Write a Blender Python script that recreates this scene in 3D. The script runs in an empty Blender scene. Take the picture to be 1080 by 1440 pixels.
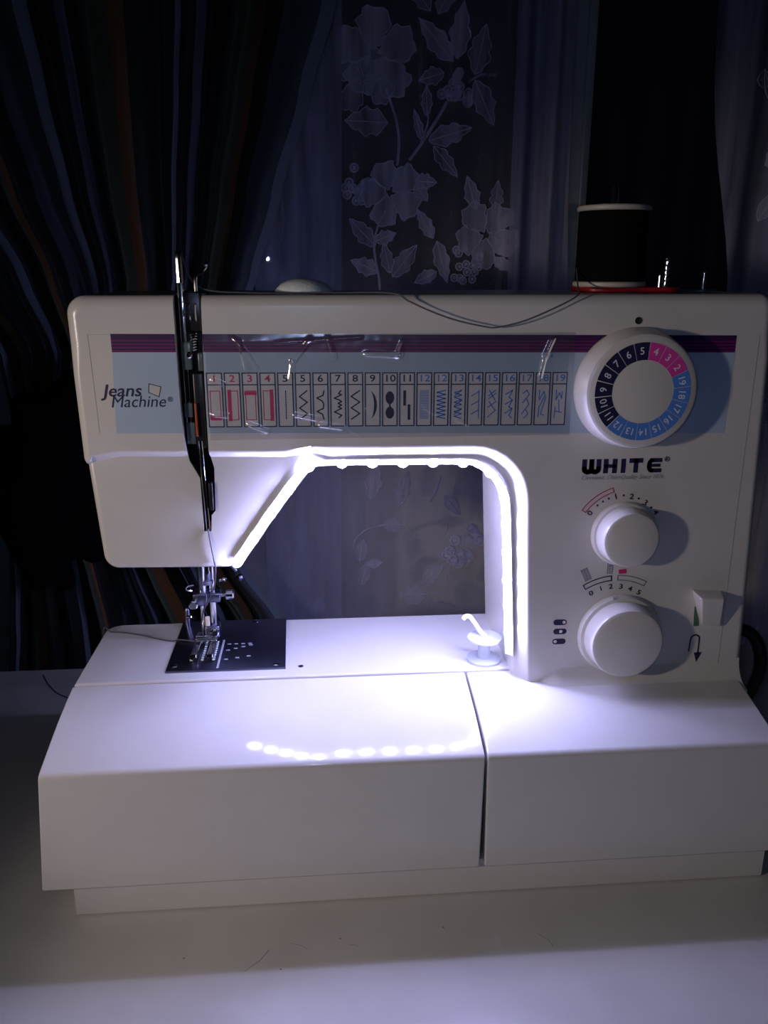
import bpy, bmesh, math, random
from mathutils import Vector, Matrix, noise
random.seed(7)
sc = bpy.context.scene
COL = sc.collection

# ------------------------------------------------------------------ camera
cam_d = bpy.data.cameras.new('camera')
cam_d.sensor_fit = 'VERTICAL'
cam_d.sensor_height = 36.0
cam_d.lens = 36.0 * 1150.0 / 1440.0
cam_d.clip_start = 0.01
cam = bpy.data.objects.new('camera', cam_d)
COL.objects.link(cam)
cam.location = (0.0, 0.0, 0.313)
cam.rotation_euler = (math.radians(90.0 - 16.7), 0.0, math.radians(-4.5))
sc.camera = cam

# ------------------------------------------------------------------ world, lamps, exposure
world = bpy.data.worlds.new('night')
sc.world = world
world.use_nodes = True
world.node_tree.nodes['Background'].inputs['Color'].default_value = (0.25, 0.32, 0.6, 1)
world.node_tree.nodes['Background'].inputs['Strength'].default_value = 0.0015
sc.view_settings.view_transform = 'Standard'
sc.view_settings.look = 'None'
sc.view_settings.exposure = 0.12
sc.view_settings.gamma = 1.0
sc.view_settings.use_curve_mapping = False


def lamp(name, loc, power, color, radius, kind='POINT'):
    d = bpy.data.lights.new(name, kind)
    d.energy = power
    d.color = color
    d.shadow_soft_size = radius
    o = bpy.data.objects.new(name, d)
    COL.objects.link(o)
    o.location = loc
    return o


desk = lamp('desk_lamp', (-0.44, 0.04, 0.285), 3.7, (1.0, 0.84, 0.74), 0.018, 'SPOT')   # shaded lamp left of the table, aimed at the machine
desk.data.spot_size = math.radians(56)
desk.data.spot_blend = 0.7
desk.rotation_euler = (Vector((0.09, 0.39, 0.13)) - Vector(desk.location)).to_track_quat('-Z', 'Y').to_euler()
lamp('phone_flash', (-0.012, 0.0, 0.327), 0.38, (0.46, 0.60, 1.0), 0.004)
LED_STRENGTH = 420.0


# ------------------------------------------------------------------ materials
MATS = {}


def mat(name, color, rough=0.4, metal=0.0, spec=0.5, noise_amt=0.0, noise_scale=40.0, bump=0.0, bump_scale=300.0,
        coat=0.0, emit=None, emit_s=0.0, sheen=0.0):
    if name in MATS:
        return MATS[name]
    m = bpy.data.materials.new(name)
    m.use_nodes = True
    nt = m.node_tree
    b = nt.nodes['Principled BSDF']
    b.inputs['Base Color'].default_value = (*color, 1)
    b.inputs['Roughness'].default_value = rough
    b.inputs['Metallic'].default_value = metal
    b.inputs['Specular IOR Level'].default_value = spec
    b.inputs['Coat Weight'].default_value = coat
    b.inputs['Coat Roughness'].default_value = 0.08
    b.inputs['Sheen Weight'].default_value = sheen
    if emit:
        b.inputs['Emission Color'].default_value = (*emit, 1)
        b.inputs['Emission Strength'].default_value = emit_s
    tc = nt.nodes.new('ShaderNodeTexCoord')
    if noise_amt > 0:
        n = nt.nodes.new('ShaderNodeTexNoise')
        n.inputs['Scale'].default_value = noise_scale
        n.inputs['Detail'].default_value = 5
        nt.links.new(tc.outputs['Object'], n.inputs['Vector'])
        r = nt.nodes.new('ShaderNodeValToRGB')
        r.color_ramp.elements[0].position = 0.3
        r.color_ramp.elements[1].position = 0.7
        r.color_ramp.elements[0].color = (*[c * (1 - noise_amt) for c in color], 1)
        r.color_ramp.elements[1].color = (*[min(1, c * (1 + noise_amt)) for c in color], 1)
        nt.links.new(n.outputs['Fac'], r.inputs['Fac'])
        nt.links.new(r.outputs['Color'], b.inputs['Base Color'])
    if bump > 0:
        n2 = nt.nodes.new('ShaderNodeTexNoise')
        n2.inputs['Scale'].default_value = bump_scale
        n2.inputs['Detail'].default_value = 3
        nt.links.new(tc.outputs['Object'], n2.inputs['Vector'])
        bp = nt.nodes.new('ShaderNodeBump')
        bp.inputs['Strength'].default_value = bump
        bp.inputs['Distance'].default_value = 0.001
        nt.links.new(n2.outputs['Fac'], bp.inputs['Height'])
        nt.links.new(bp.outputs['Normal'], b.inputs['Normal'])
    MATS[name] = m
    return m


PLASTIC = mat('cream_plastic', (0.66, 0.635, 0.60), 0.27, spec=0.5, noise_amt=0.015, noise_scale=60, bump=0.04, bump_scale=900)
PLASTIC_BED = mat('white_bed_plastic', (0.66, 0.64, 0.615), 0.09, noise_amt=0.02, noise_scale=45, bump=0.02, bump_scale=120)
KNOB = mat('knob_plastic', (0.67, 0.64, 0.59), 0.28, noise_amt=0.01)
TABLE = mat('white_table_paint', (0.57, 0.555, 0.525), 0.36, noise_amt=0.05, noise_scale=25, bump=0.12, bump_scale=120)
CHROME = mat('chrome', (0.82, 0.83, 0.86), 0.12, metal=1.0, noise_amt=0.02)
STEEL = mat('dark_polished_steel', (0.24, 0.25, 0.36), 0.3, metal=1.0, noise_amt=0.05, bump=0.03)
BRUSHED = mat('brushed_metal', (0.84, 0.90, 0.90), 0.34, metal=0.0, noise_amt=0.12, noise_scale=220, bump=0.2, bump_scale=500)
BLACK = mat('black_plastic', (0.012, 0.012, 0.014), 0.3, noise_amt=0.1)
SMOKE = mat('smoky_grey_plastic', (0.10, 0.13, 0.135), 0.25, noise_amt=0.1)
ORANGE = mat('orange_plastic', (0.45, 0.10, 0.015), 0.4, noise_amt=0.05)
NAVY = mat('navy_print', (0.018, 0.016, 0.06), 0.45, noise_amt=0.03)
PURPLE = mat('dark_purple_print', (0.045, 0.012, 0.075), 0.4, noise_amt=0.03)
MAGENTA = mat('magenta_print', (0.19, 0.012, 0.13), 0.4, noise_amt=0.03)
RED = mat('red_print', (0.60, 0.03, 0.16), 0.4, noise_amt=0.03)
PINK = mat('pink_print', (0.72, 0.055, 0.36), 0.4, noise_amt=0.03)
BLUE = mat('blue_print', (0.085, 0.24, 0.68), 0.4, noise_amt=0.03)
LBLUE = mat('light_blue_label', (0.42, 0.52, 0.65), 0.35, noise_amt=0.02)
HATCH = mat('pale_blue_hatch', (0.42, 0.47, 0.66), 0.4, noise_amt=0.03)
BOXFILL = mat('label_white', (0.68, 0.67, 0.69), 0.4, noise_amt=0.02)
PRINTWHITE = mat('print_white', (0.75, 0.75, 0.78), 0.4, noise_amt=0.02)
GREEN = mat('green_marker', (0.06, 0.14, 0.09), 0.4, noise_amt=0.05)
SCALEGREY = mat('scale_grey', (0.28, 0.28, 0.33), 0.4, noise_amt=0.03)
THREADBLACK = mat('black_thread', (0.003, 0.003, 0.004), 0.8, spec=0.1, noise_amt=0.2, noise_scale=900, bump=0.5, bump_scale=1500)
THREADGREY = mat('grey_thread', (0.10, 0.09, 0.115), 0.8, noise_amt=0.2, noise_scale=900)
RIMWHITE = mat('spool_rim', (0.50, 0.47, 0.40), 0.45, noise_amt=0.05)
REDFELT = mat('red_plastic', (0.42, 0.012, 0.02), 0.4, noise_amt=0.1)
CORD = mat('black_rubber', (0.010, 0.010, 0.012), 0.45, noise_amt=0.1)
RIBBON = mat('strip_ribbon', (0.75, 0.75, 0.74), 0.4, noise_amt=0.03)
WALL = mat('wall_paint', (0.84, 0.82, 0.83), 0.8, noise_amt=0.08, noise_scale=12, bump=0.2, bump_scale=150)
FLOORM = mat('floor_wood', (0.14, 0.09, 0.055), 0.5, noise_amt=0.2, noise_scale=8)
FRAMEW = mat('window_paint', (0.42, 0.47, 0.47), 0.22, noise_amt=0.06, noise_scale=30, bump=0.25, bump_scale=90)
BOW = mat('black_velvet', (0.003, 0.003, 0.004), 0.9, spec=0.05, noise_amt=0.2)
CREAM = mat('cream_threader', (0.72, 0.66, 0.55), 0.4, noise_amt=0.03)


def led_material():
    m = bpy.data.materials.new('led_emitter')
    m.use_nodes = True
    b = m.node_tree.nodes['Principled BSDF']
    b.inputs['Base Color'].default_value = (0.9, 0.9, 0.85, 1)
    b.inputs['Emission Color'].default_value = (0.48, 0.49, 1.0, 1)
    b.inputs['Emission Strength'].default_value = LED_STRENGTH
    return m


LED = led_material()


def glassy(name, tint, gloss_rough, base_fac, diffuse=None, diff_fac=0.0):
    m = bpy.data.materials.new(name)
    m.use_nodes = True
    nt = m.node_tree
    nt.nodes.clear()
    out = nt.nodes.new('ShaderNodeOutputMaterial')
    tr = nt.nodes.new('ShaderNodeBsdfTransparent')
    tr.inputs['Color'].default_value = (*tint, 1)
    gl = nt.nodes.new('ShaderNodeBsdfGlossy')
    gl.inputs['Roughness'].default_value = gloss_rough
    fr = nt.nodes.new('ShaderNodeFresnel')
    fr.inputs['IOR'].default_value = 1.5
    ad = nt.nodes.new('ShaderNodeMath')
    ad.operation = 'MULTIPLY'
    ad.inputs[1].default_value = base_fac
    nt.links.new(fr.outputs[0], ad.inputs[0])
    mx = nt.nodes.new('ShaderNodeMixShader')
    nt.links.new(ad.outputs[0], mx.inputs[0])
    nt.links.new(tr.outputs[0], mx.inputs[1])
    nt.links.new(gl.outputs[0], mx.inputs[2])
    last = mx
    if diffuse:
        df = nt.nodes.new('ShaderNodeBsdfDiffuse')
        df.inputs['Color'].default_value = (*diffuse, 1)
        m2 = nt.nodes.new('ShaderNodeMixShader')
        m2.inputs[0].default_value = diff_fac
        nt.links.new(mx.outputs[0], m2.inputs[1])
        nt.links.new(df.outputs[0], m2.inputs[2])
        last = m2
    nt.links.new(last.outputs[0], out.inputs['Surface'])
    return m


GLASS = glassy('window_glass', (0.93, 0.95, 0.95), 0.015, 0.9)
FILM = glassy('clear_film', (0.97, 0.97, 0.98), 0.2, 3.2, (0.8, 0.82, 0.85), 0.03)
CLEARPL = glassy('clear_plastic', (0.92, 0.94, 0.95), 0.08, 1.2, (0.85, 0.87, 0.9), 0.35)


def cloth_sheer(name, color, fac, weave=900.0, uneven=0.25):
    m = bpy.data.materials.new(name)
    m.use_nodes = True
    nt = m.node_tree
    nt.nodes.clear()
    N = nt.nodes.new
    out = N('ShaderNodeOutputMaterial')
    tr = N('ShaderNodeBsdfTransparent')
    df = N('ShaderNodeBsdfDiffuse')
    df.inputs['Color'].default_value = (*color, 1)
    tl = N('ShaderNodeBsdfTranslucent')
    tl.inputs['Color'].default_value = (*color, 1)
    mx = N('ShaderNodeMixShader')
    mx.inputs[0].default_value = 0.4
    nt.links.new(df.outputs[0], mx.inputs[1])
    nt.links.new(tl.outputs[0], mx.inputs[2])
    tc = N('ShaderNodeTexCoord')
    mp = N('ShaderNodeMapping')
    mp.inputs['Scale'].default_value = (90, 90, 9)
    nt.links.new(tc.outputs['Object'], mp.inputs['Vector'])
    n = N('ShaderNodeTexNoise')
    n.inputs['Scale'].default_value = 1.0
    n.inputs['Detail'].default_value = 6
    nt.links.new(mp.outputs[0], n.inputs['Vector'])
    mr = N('ShaderNodeMapRange')
    mr.inputs['To Min'].default_value = fac * (1 - uneven)
    mr.inputs['To Max'].default_value = fac * (1 + uneven)
    mr.inputs['From Min'].default_value = 0.3
    mr.inputs['From Max'].default_value = 0.7
    nt.links.new(n.outputs['Fac'], mr.inputs['Value'])
    m2 = N('ShaderNodeMixShader')
    nt.links.new(mr.outputs[0], m2.inputs[0])
    nt.links.new(tr.outputs[0], m2.inputs[1])
    nt.links.new(mx.outputs[0], m2.inputs[2])
    nt.links.new(m2.outputs[0], out.inputs['Surface'])
    return m


SHEER = cloth_sheer('sheer_net', (0.68, 0.67, 0.78), 0.27)
SHEER_HEM = cloth_sheer('sheer_hem', (0.54, 0.57, 0.80), 0.5, uneven=0.4)
LACE = cloth_sheer('lace_thread', (0.80, 0.80, 0.95), 0.66, uneven=0.6)
LACE_DIM = cloth_sheer('lace_fine', (0.74, 0.75, 0.92), 0.40, uneven=0.7)
LACE_EDGE = cloth_sheer('lace_cord', (0.84, 0.84, 0.98), 0.88, uneven=0.1)


def drape_material():
    m = bpy.data.materials.new('striped_taffeta')
    m.use_nodes = True
    nt = m.node_tree
    b = nt.nodes['Principled BSDF']
    b.inputs['Roughness'].default_value = 0.5
    b.inputs['Specular IOR Level'].default_value = 0.35
    b.inputs['Sheen Weight'].default_value = 0.05
    uv = nt.nodes.new('ShaderNodeUVMap')
    uv.uv_map = 'UVMap'
    sp = nt.nodes.new('ShaderNodeSeparateXYZ')
    nt.links.new(uv.outputs[0], sp.inputs[0])
    mu = nt.nodes.new('ShaderNodeMath')
    mu.operation = 'MULTIPLY'
    mu.inputs[1].default_value = 4.0
    nt.links.new(sp.outputs[0], mu.inputs[0])
    fr = nt.nodes.new('ShaderNodeMath')
    fr.operation = 'FRACT'
    nt.links.new(mu.outputs[0], fr.inputs[0])
    r = nt.nodes.new('ShaderNodeValToRGB')
    r.color_ramp.interpolation = 'CONSTANT'
    stops = [(0.0, (0.016, 0.020, 0.021)), (0.12, (0.17, 0.21, 0.28)), (0.17, (0.018, 0.022, 0.022)),
             (0.34, (0.075, 0.098, 0.060)), (0.48, (0.20, 0.088, 0.030)), (0.55, (0.016, 0.018, 0.018)),
             (0.74, (0.075, 0.092, 0.115)), (0.93, (0.22, 0.27, 0.34))]  # slate streaks: partly cloth stripes, partly painted highlights of the fold ridges
    e = r.color_ramp.elements
    e[0].position, e[0].color = stops[0][0], (*stops[0][1], 1)
    e[1].position, e[1].color = stops[1][0], (*stops[1][1], 1)
    for p, c in stops[2:]:
        x = e.new(p)
        x.color = (*c, 1)
    nt.links.new(fr.outputs[0], r.inputs['Fac'])
    tc = nt.nodes.new('ShaderNodeTexCoord')
    n = nt.nodes.new('ShaderNodeTexNoise')
    n.inputs['Scale'].default_value = 500
    nt.links.new(tc.outputs['Object'], n.inputs['Vector'])
    mx = nt.nodes.new('ShaderNodeMix')
    mx.data_type = 'RGBA'
    mx.blend_type = 'MULTIPLY'
    mx.inputs[0].default_value = 0.5
    nt.links.new(r.outputs[0], mx.inputs[6])
    nt.links.new(n.outputs['Color'], mx.inputs[7])
    nt.links.new(mx.outputs[2], b.inputs['Base Color'])
    return m


DRAPE = drape_material()


# ------------------------------------------------------------------ helpers
def mk(name, bm, material, parent=None, smooth=True, angle=32, wn=False, mats=None):
    me = bpy.data.meshes.new(name)
    bmesh.ops.recalc_face_normals(bm, faces=bm.faces)
    bm.to_mesh(me)
    bm.free()
    return mkm(name, me, material, parent, smooth, angle, wn, mats)


def mkm(name, me, material, parent=None, smooth=True, angle=32, wn=False, mats=None):
    for mm in (mats or [material]):
        me.materials.append(mm)
    if smooth:
        me.polygons.foreach_set('use_smooth', [True] * len(me.polygons))
        me.set_sharp_from_angle(angle=math.radians(angle))
    o = bpy.data.objects.new(name, me)
    COL.objects.link(o)
    if wn:
        w = o.modifiers.new('weighted', 'WEIGHTED_NORMAL')
        w.keep_sharp = True
    if parent is not None:
        attach(o, parent)
    return o


def attach(o, parent):
    o.parent = parent
    if parent.type == 'EMPTY':
        o.matrix_parent_inverse = Matrix.Translation(-Vector(parent.location))


def thing(name, loc, label, cat, group=None):
    o = bpy.data.objects.new(name, None)
    COL.objects.link(o)
    o.empty_display_size = 0.02
    o.location = loc
    return tag(o, label, cat, group)


def tag(o, label, cat, group=None):
    o['label'] = label
    o['category'] = cat
    if group:
        o['group'] = group
    return o


def struct(o):
    o['kind'] = 'structure'
    return o


def round_poly(pts, seg=7):
    """pts: (a, b, radius) in order; returns rounded 2D outline"""
    out = []
    n = len(pts)
    for i in range(n):
        p = Vector(pts[i][:2])
        r = pts[i][2] if len(pts[i]) > 2 else 0
        if r <= 0:
            out.append(tuple(p))
            continue
        a = (Vector(pts[i - 1][:2]) - p)
        b = (Vector(pts[(i + 1) % n][:2]) - p)
        a.normalize()
        b.normalize()
        ang = math.acos(max(-1, min(1, a.dot(b))))
        t = r / math.tan(ang / 2)
        p0, p1 = p + a * t, p + b * t
        c = p + (a + b).normalized() * (r / math.sin(ang / 2))
        v0, v1 = p0 - c, p1 - c
        th0 = math.atan2(v0.y, v0.x)
        d = math.atan2(v1.y, v1.x) - th0
        while d > math.pi:
            d -= 2 * math.pi
        while d < -math.pi:
            d += 2 * math.pi
        for k in range(seg + 1):
            th = th0 + d * k / seg
            out.append((c.x + r * math.cos(th), c.y + r * math.sin(th)))
    return out


def prism(poly, d0, d1, axis='Y', bm=None, bevel0=0.0, bevel1=0.0, seg=4, mi=0, prof_=0.5):
    """extrude a 2D outline. axis Y: poly is (x,z); axis X: poly is (y,z); axis Z: poly is (x,y)"""
    own = bm is None
    bm = bm or bmesh.new()

    def P(a, b, d):
        return {'Y': (a, d, b), 'X': (d, a, b), 'Z': (a, b, d)}[axis]
    v0 = [bm.verts.new(P(a, b, d0)) for a, b in poly]
    v1 = [bm.verts.new(P(a, b, d1)) for a, b in poly]
    n = len(poly)
    fs = [bm.faces.new(v0), bm.faces.new(v1)]
    for i in range(n):
        fs.append(bm.faces.new((v0[i], v0[(i + 1) % n], v1[(i + 1) % n], v1[i])))
    for f in fs:
        f.material_index = mi
    if own:
        bmesh.ops.recalc_face_normals(bm, faces=bm.faces)
    for vs, w in ((v0, bevel0), (v1, bevel1)):
        if w > 0:
            s = set(vs)
            es = [e for e in bm.edges if e.verts[0] in s and e.verts[1] in s]
            bmesh.ops.bevel(bm, geom=es, offset=w, segments=seg, profile=prof_, affect='EDGES', clamp_overlap=True)
    return bm


def box(x0, x1, y0, y1, z0, z1, bm=None, bevel=0.0, seg=3, mi=0):
    tmp = bmesh.new()
    r = bmesh.ops.create_cube(tmp, size=1.0)
    for v in r['verts']:
        v.co = Vector(((x0 + x1) / 2 + v.co.x * (x1 - x0), (y0 + y1) / 2 + v.co.y * (y1 - y0), (z0 + z1) / 2 + v.co.z * (z1 - z0)))
    if bevel > 0:
        bmesh.ops.bevel(tmp, geom=list(tmp.edges), offset=bevel, segments=seg, profile=0.5, affect='EDGES')
    for f in tmp.faces:
        f.material_index = mi
    if bm is None:
        return tmp
    join(bm, tmp)
    return bm


def join(bm, tmp):
    me = bpy.data.meshes.new('tmp')
    tmp.to_mesh(me)
    tmp.free()
    bm.from_mesh(me)
    bpy.data.meshes.remove(me)


def lathe(profile, center, axis='Z', seg=48, bm=None, mi=0):
    """profile: list of (r, h) along axis from center; axis Z up, Y = towards the viewer (-Y), X = +X"""
    own = bm is None
    bm = bm or bmesh.new()
    c = Vector(center)
    rings = []
    for r, h in profile:
        ring = []
        for k in range(seg if r > 1e-7 else 1):
            t = 2 * math.pi * k / seg
            a, b = r * math.cos(t), r * math.sin(t)
            if axis == 'Z':
                p = Vector((a, b, h))
            elif axis == 'Y':
                p = Vector((a, -h, b))
            else:
                p = Vector((h, a, b))
            ring.append(bm.verts.new(c + p))
        rings.append(ring)
    for i in range(len(rings) - 1):
        A, B = rings[i], rings[i + 1]
        for k in range(seg):
            k2 = (k + 1) % seg
            if len(A) == 1 and len(B) == 1:
                continue
            if len(A) == 1:
                f = bm.faces.new((A[0], B[k], B[k2]))
            elif len(B) == 1:
                f = bm.faces.new((A[k], A[k2], B[0]))
            else:
                f = bm.faces.new((A[k], A[k2], B[k2], B[k]))
            f.material_index = mi
    for ring in (rings[0], rings[-1]):
        if len(ring) > 2:
            f = bm.faces.new(ring)
            f.material_index = mi
    return bm


def tube(pts, r, bm=None, seg=10, mi=0, taper=None):
    bm = bm or bmesh.new()
    P = [Vector(p) for p in pts]
    rings = []
    up = Vector((0, 0, 1))
    prev = None
    for i, p in enumerate(P):
        if i == 0:
            t = P[1] - P[0]
        elif i == len(P) - 1:
            t = P[-1] - P[-2]
        else:
            t = (P[i + 1] - P[i - 1])
        t.normalize()
        if prev is None:
            n = t.cross(up)
            if n.length < 1e-3:
                n = t.cross(Vector((1, 0, 0)))
        else:
            n = prev - t * prev.dot(t)
        n.normalize()
        prev = n
        b = t.cross(n)
        rr = r if taper is None else r * taper[i]
        rings.append([bm.verts.new(p + (n * math.cos(2 * math.pi * k / seg) + b * math.sin(2 * math.pi * k / seg)) * rr) for k in range(seg)])
    for i in range(len(rings) - 1):
        for k in range(seg):
            f = bm.faces.new((rings[i][k], rings[i][(k + 1) % seg], rings[i + 1][(k + 1) % seg], rings[i + 1][k]))
            f.material_index = mi
    for ring in (rings[0], rings[-1]):
        f = bm.faces.new(ring)
        f.material_index = mi
    return bm


def smooth_path(pts, n=8):
    P = [Vector(p) for p in pts]
    out = []
    for i in range(len(P) - 1):
        p0 = P[max(0, i - 1)]
        p1, p2 = P[i], P[i + 1]
        p3 = P[min(len(P) - 1, i + 2)]
        for k in range(n):
            t = k / n
            out.append(0.5 * ((2 * p1) + (p2 - p0) * t + (2 * p0 - 5 * p1 + 4 * p2 - p3) * t * t + (3 * p1 - p0 - 3 * p2 + p3) * t ** 3))
    out.append(P[-1])
    return out


def stroke(bm, pts, w, y0, y1, mi=0):
    """flat printed stroke in the XZ plane between depth y0 and y1"""
    for i in range(len(pts) - 1):
        a, b = Vector(pts[i]), Vector(pts[i + 1])
        d = b - a
        if d.length < 1e-7:
            continue
        d.normalize()
        n = Vector((-d.y, d.x)) * (w / 2)
        e = d * (w * 0.35)
        q = [a - e + n, b + e + n, b + e - n, a - e - n]
        prism([tuple(v) for v in q], y0, y1, 'Y', bm, mi=mi)


def text_into(bm, s, x, z, size, y, th=0.00006, mi=0, bold=0.0, shear=0.0, rot=0.0, align='CENTER', xs=1.0):
    """flat lettering facing the viewer (-Y), baseline-centred at (x,z)"""
    cu = bpy.data.curves.new('txt', 'FONT')
    cu.body = s
    cu.size = size
    cu.align_x = align
    cu.align_y = 'CENTER'
    cu.offset = bold
    cu.shear = shear
    cu.resolution_u = 3
    o = bpy.data.objects.new('txt', cu)
    COL.objects.link(o)
    dg = bpy.context.evaluated_depsgraph_get()
    me = bpy.data.meshes.new_from_object(o.evaluated_get(dg))
    t = bmesh.new()
    t.from_mesh(me)
    bpy.data.objects.remove(o)
    bpy.data.curves.remove(cu)
    bpy.data.meshes.remove(me)
    cr, sr = math.cos(rot), math.sin(rot)
    for v in t.verts:
        a, b = v.co.x * xs, v.co.y
        v.co = Vector((x + a * cr - b * sr, y - th, z + a * sr + b * cr))
    for f in t.faces:
        f.material_index = mi
    join(bm, t)
    return bm


def disc(bm, x, z, r, y0, y1, seg=20, mi=0, rz=None):
    rz = rz or r
    prism([(x + r * math.cos(2 * math.pi * k / seg), z + rz * math.sin(2 * math.pi * k / seg)) for k in range(seg)], y0, y1, 'Y', bm, mi=mi)


def arc_strip(cx, cz, r0, r1, a0, a1, n=10):
    pts = [(cx + r1 * math.cos(a0 + (a1 - a0) * k / n), cz + r1 * math.sin(a0 + (a1 - a0) * k / n)) for k in range(n + 1)]
    pts += [(cx + r0 * math.cos(a1 + (a0 - a1) * k / n), cz + r0 * math.sin(a1 + (a0 - a1) * k / n)) for k in range(n + 1)]
    return pts


# ================================================================== THE SETTING
struct(mk('floor', box(-2.2, 2.2, -1.6, 1.0, -0.80, -0.75), FLOORM))

WROT = math.radians(2.8)
WO = Vector((0.0, 0.775, 0.0))


def place_window(o):
    o.location = WO
    o.rotation_euler = (0, 0, WROT)


# window opening: x -0.24..0.85, z 0.19..1.25 (in the wall's own frame)
bm = bmesh.new()
box(-2.2, -0.24, 0.0, 0.10, -0.75, 1.7, bm)
box(0.85, 2.2, 0.0, 0.10, -0.75, 1.7, bm)
box(-0.24, 0.85, 0.0, 0.10, -0.75, 0.19, bm)
box(-0.24, 0.85, 0.0, 0.10, 1.25, 1.7, bm)
wall = struct(mk('wall_back', bm, WALL))
place_window(wall)
win = bpy.data.objects.new('window_1', None)
COL.objects.link(win)
win.location = WO
win.rotation_euler = (0, 0, WROT)
struct(win)


def wpart(name, bm, m, **k):
    o = mk(name, bm, m, **k)
    o.parent = win
    return o


wpart('frame_head', box(-0.24, 0.85, 0.01, 0.07, 1.20, 1.25, bevel=0.003), FRAMEW)
wpart('window_sill', box(-0.26, 0.87, -0.035, 0.07, 0.165, 0.19, bevel=0.003), FRAMEW)
wpart('frame_bottom_rail', box(-0.24, 0.85, 0.01, 0.07, 0.19, 0.23, bevel=0.003), FRAMEW)
wpart('frame_stile', box(-0.24, -0.20, 0.01, 0.07, 0.23, 1.20, bevel=0.003), FRAMEW)
wpart('frame_stile', box(0.81, 0.85, 0.01, 0.07, 0.23, 1.20, bevel=0.003), FRAMEW)
# the mullion in view: flat board with a raised bead on its right edge
bm = box(0.213, 0.246, 0.0, 0.06, 0.23, 1.20, bevel=0.002)
box(0.240, 0.2475, -0.006, 0.02, 0.23, 1.20, bm, bevel=0.0015)
wpart('mullion', bm, FRAMEW)
wpart('glass_pane', box(-0.20, 0.213, 0.030, 0.034, 0.23, 1.20), GLASS, smooth=False)
wpart('glass_pane', box(0.246, 0.81, 0.030, 0.034, 0.23, 1.20), GLASS, smooth=False)

# ================================================================== TABLE
table = thing('table', (0.05, 0.35, -0.75), 'white painted table with a glossy scuffed top under the sewing machine', 'table')
bm = box(-0.75, 0.85, 0.08, 0.619, -0.028, 0.0, bevel=0.002)
mk('table_top', bm, TABLE, table, wn=True)
mk('apron', box(-0.70, 0.80, 0.105, 0.125, -0.11, -0.028), TABLE, table)
mk('apron', box(-0.70, 0.80, 0.575, 0.595, -0.11, -0.028), TABLE, table)
for x in (-0.70, 0.75):
    for y in (0.105, 0.545):
        mk('leg', prism([(x, y), (x + 0.05, y), (x + 0.05, y + 0.05), (x, y + 0.05)], -0.75, -0.028, 'Z'), TABLE, table)
# fine scratches and specks on the top
SCUFF = mat('scuff_mark', (0.25, 0.23, 0.21), 0.8, noise_amt=0.1)
for (xa, ya, xb, yb) in ((-0.030, 0.318, -0.041, 0.306), (-0.020, 0.321, -0.012, 0.317), (0.008, 0.318, 0.012, 0.3165), (0.10, 0.318, 0.106, 0.309)):
    mk('scratch', tube([(xa, ya, 0.00003), ((xa + xb) / 2 + 0.0015, (ya + yb) / 2, 0.00003), (xb, yb, 0.00003)], 0.00012, seg=4), SCUFF, table)
for (x, y) in ((-0.024, 0.306), (0.004, 0.322), (0.055, 0.325), (-0.07, 0.316)):
    mk('speck', lathe([(0, 0), (0.0005, 0.0), (0.0004, 0.00008), (0, 0.0001)], (x, y, 0), 'Z', 8), SCUFF, table)

# ================================================================== SEWING MACHINE
YP = 0.390
M = thing('sewing_machine', (0.05, 0.41, 0.0), 'cream white mechanical sewing machine with colourful stitch chart and three dials', 'sewing machine')


def P(name, bm, m, parent=None, **k):
    return mk(name, bm, m, parent or M, **k)


# slot cutter
slot_l = [(-0.0657, 0.325), (-0.0657, 0.2832), (-0.0656, 0.2487), (-0.0650, 0.2333), (-0.0637, 0.2229), (-0.0592, 0.2139), (-0.0589, 0.1867)]
slot_r = [(-0.0553, 0.1867), (-0.0547, 0.1950), (-0.0527, 0.1972), (-0.0520, 0.2191), (-0.0538, 0.2262), (-0.0537, 0.2603), (-0.0526, 0.325)]
slot = slot_l + slot_r
cut_me = bpy.data.meshes.new('cutter')
cb = prism(slot, 0.36, 0.412, 'Y')
bmesh.ops.recalc_face_normals(cb, faces=cb.faces)
cb.to_mesh(cut_me)
cb.free()
cutter = bpy.data.objects.new('cutter', cut_me)
COL.objects.link(cutter)


def cut_slot(bm):
    bmesh.ops.recalc_face_normals(bm, faces=bm.faces)
    bmesh.ops.triangulate(bm, faces=[f for f in bm.faces if len(f.verts) > 4])
    me = bpy.data.meshes.new('body')
    bm.to_mesh(me)
    bm.free()
    o = bpy.data.objects.new('body', me)
    COL.objects.link(o)
    md = o.modifiers.new('b', 'BOOLEAN')
    md.operation = 'DIFFERENCE'
    md.object = cutter
    md.solver = 'EXACT'
    dg = bpy.context.evaluated_depsgraph_get()
    res = bpy.data.meshes.new_from_object(o.evaluated_get(dg))
    bpy.data.objects.remove(o)
    bpy.data.meshes.remove(me)
    return res


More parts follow.
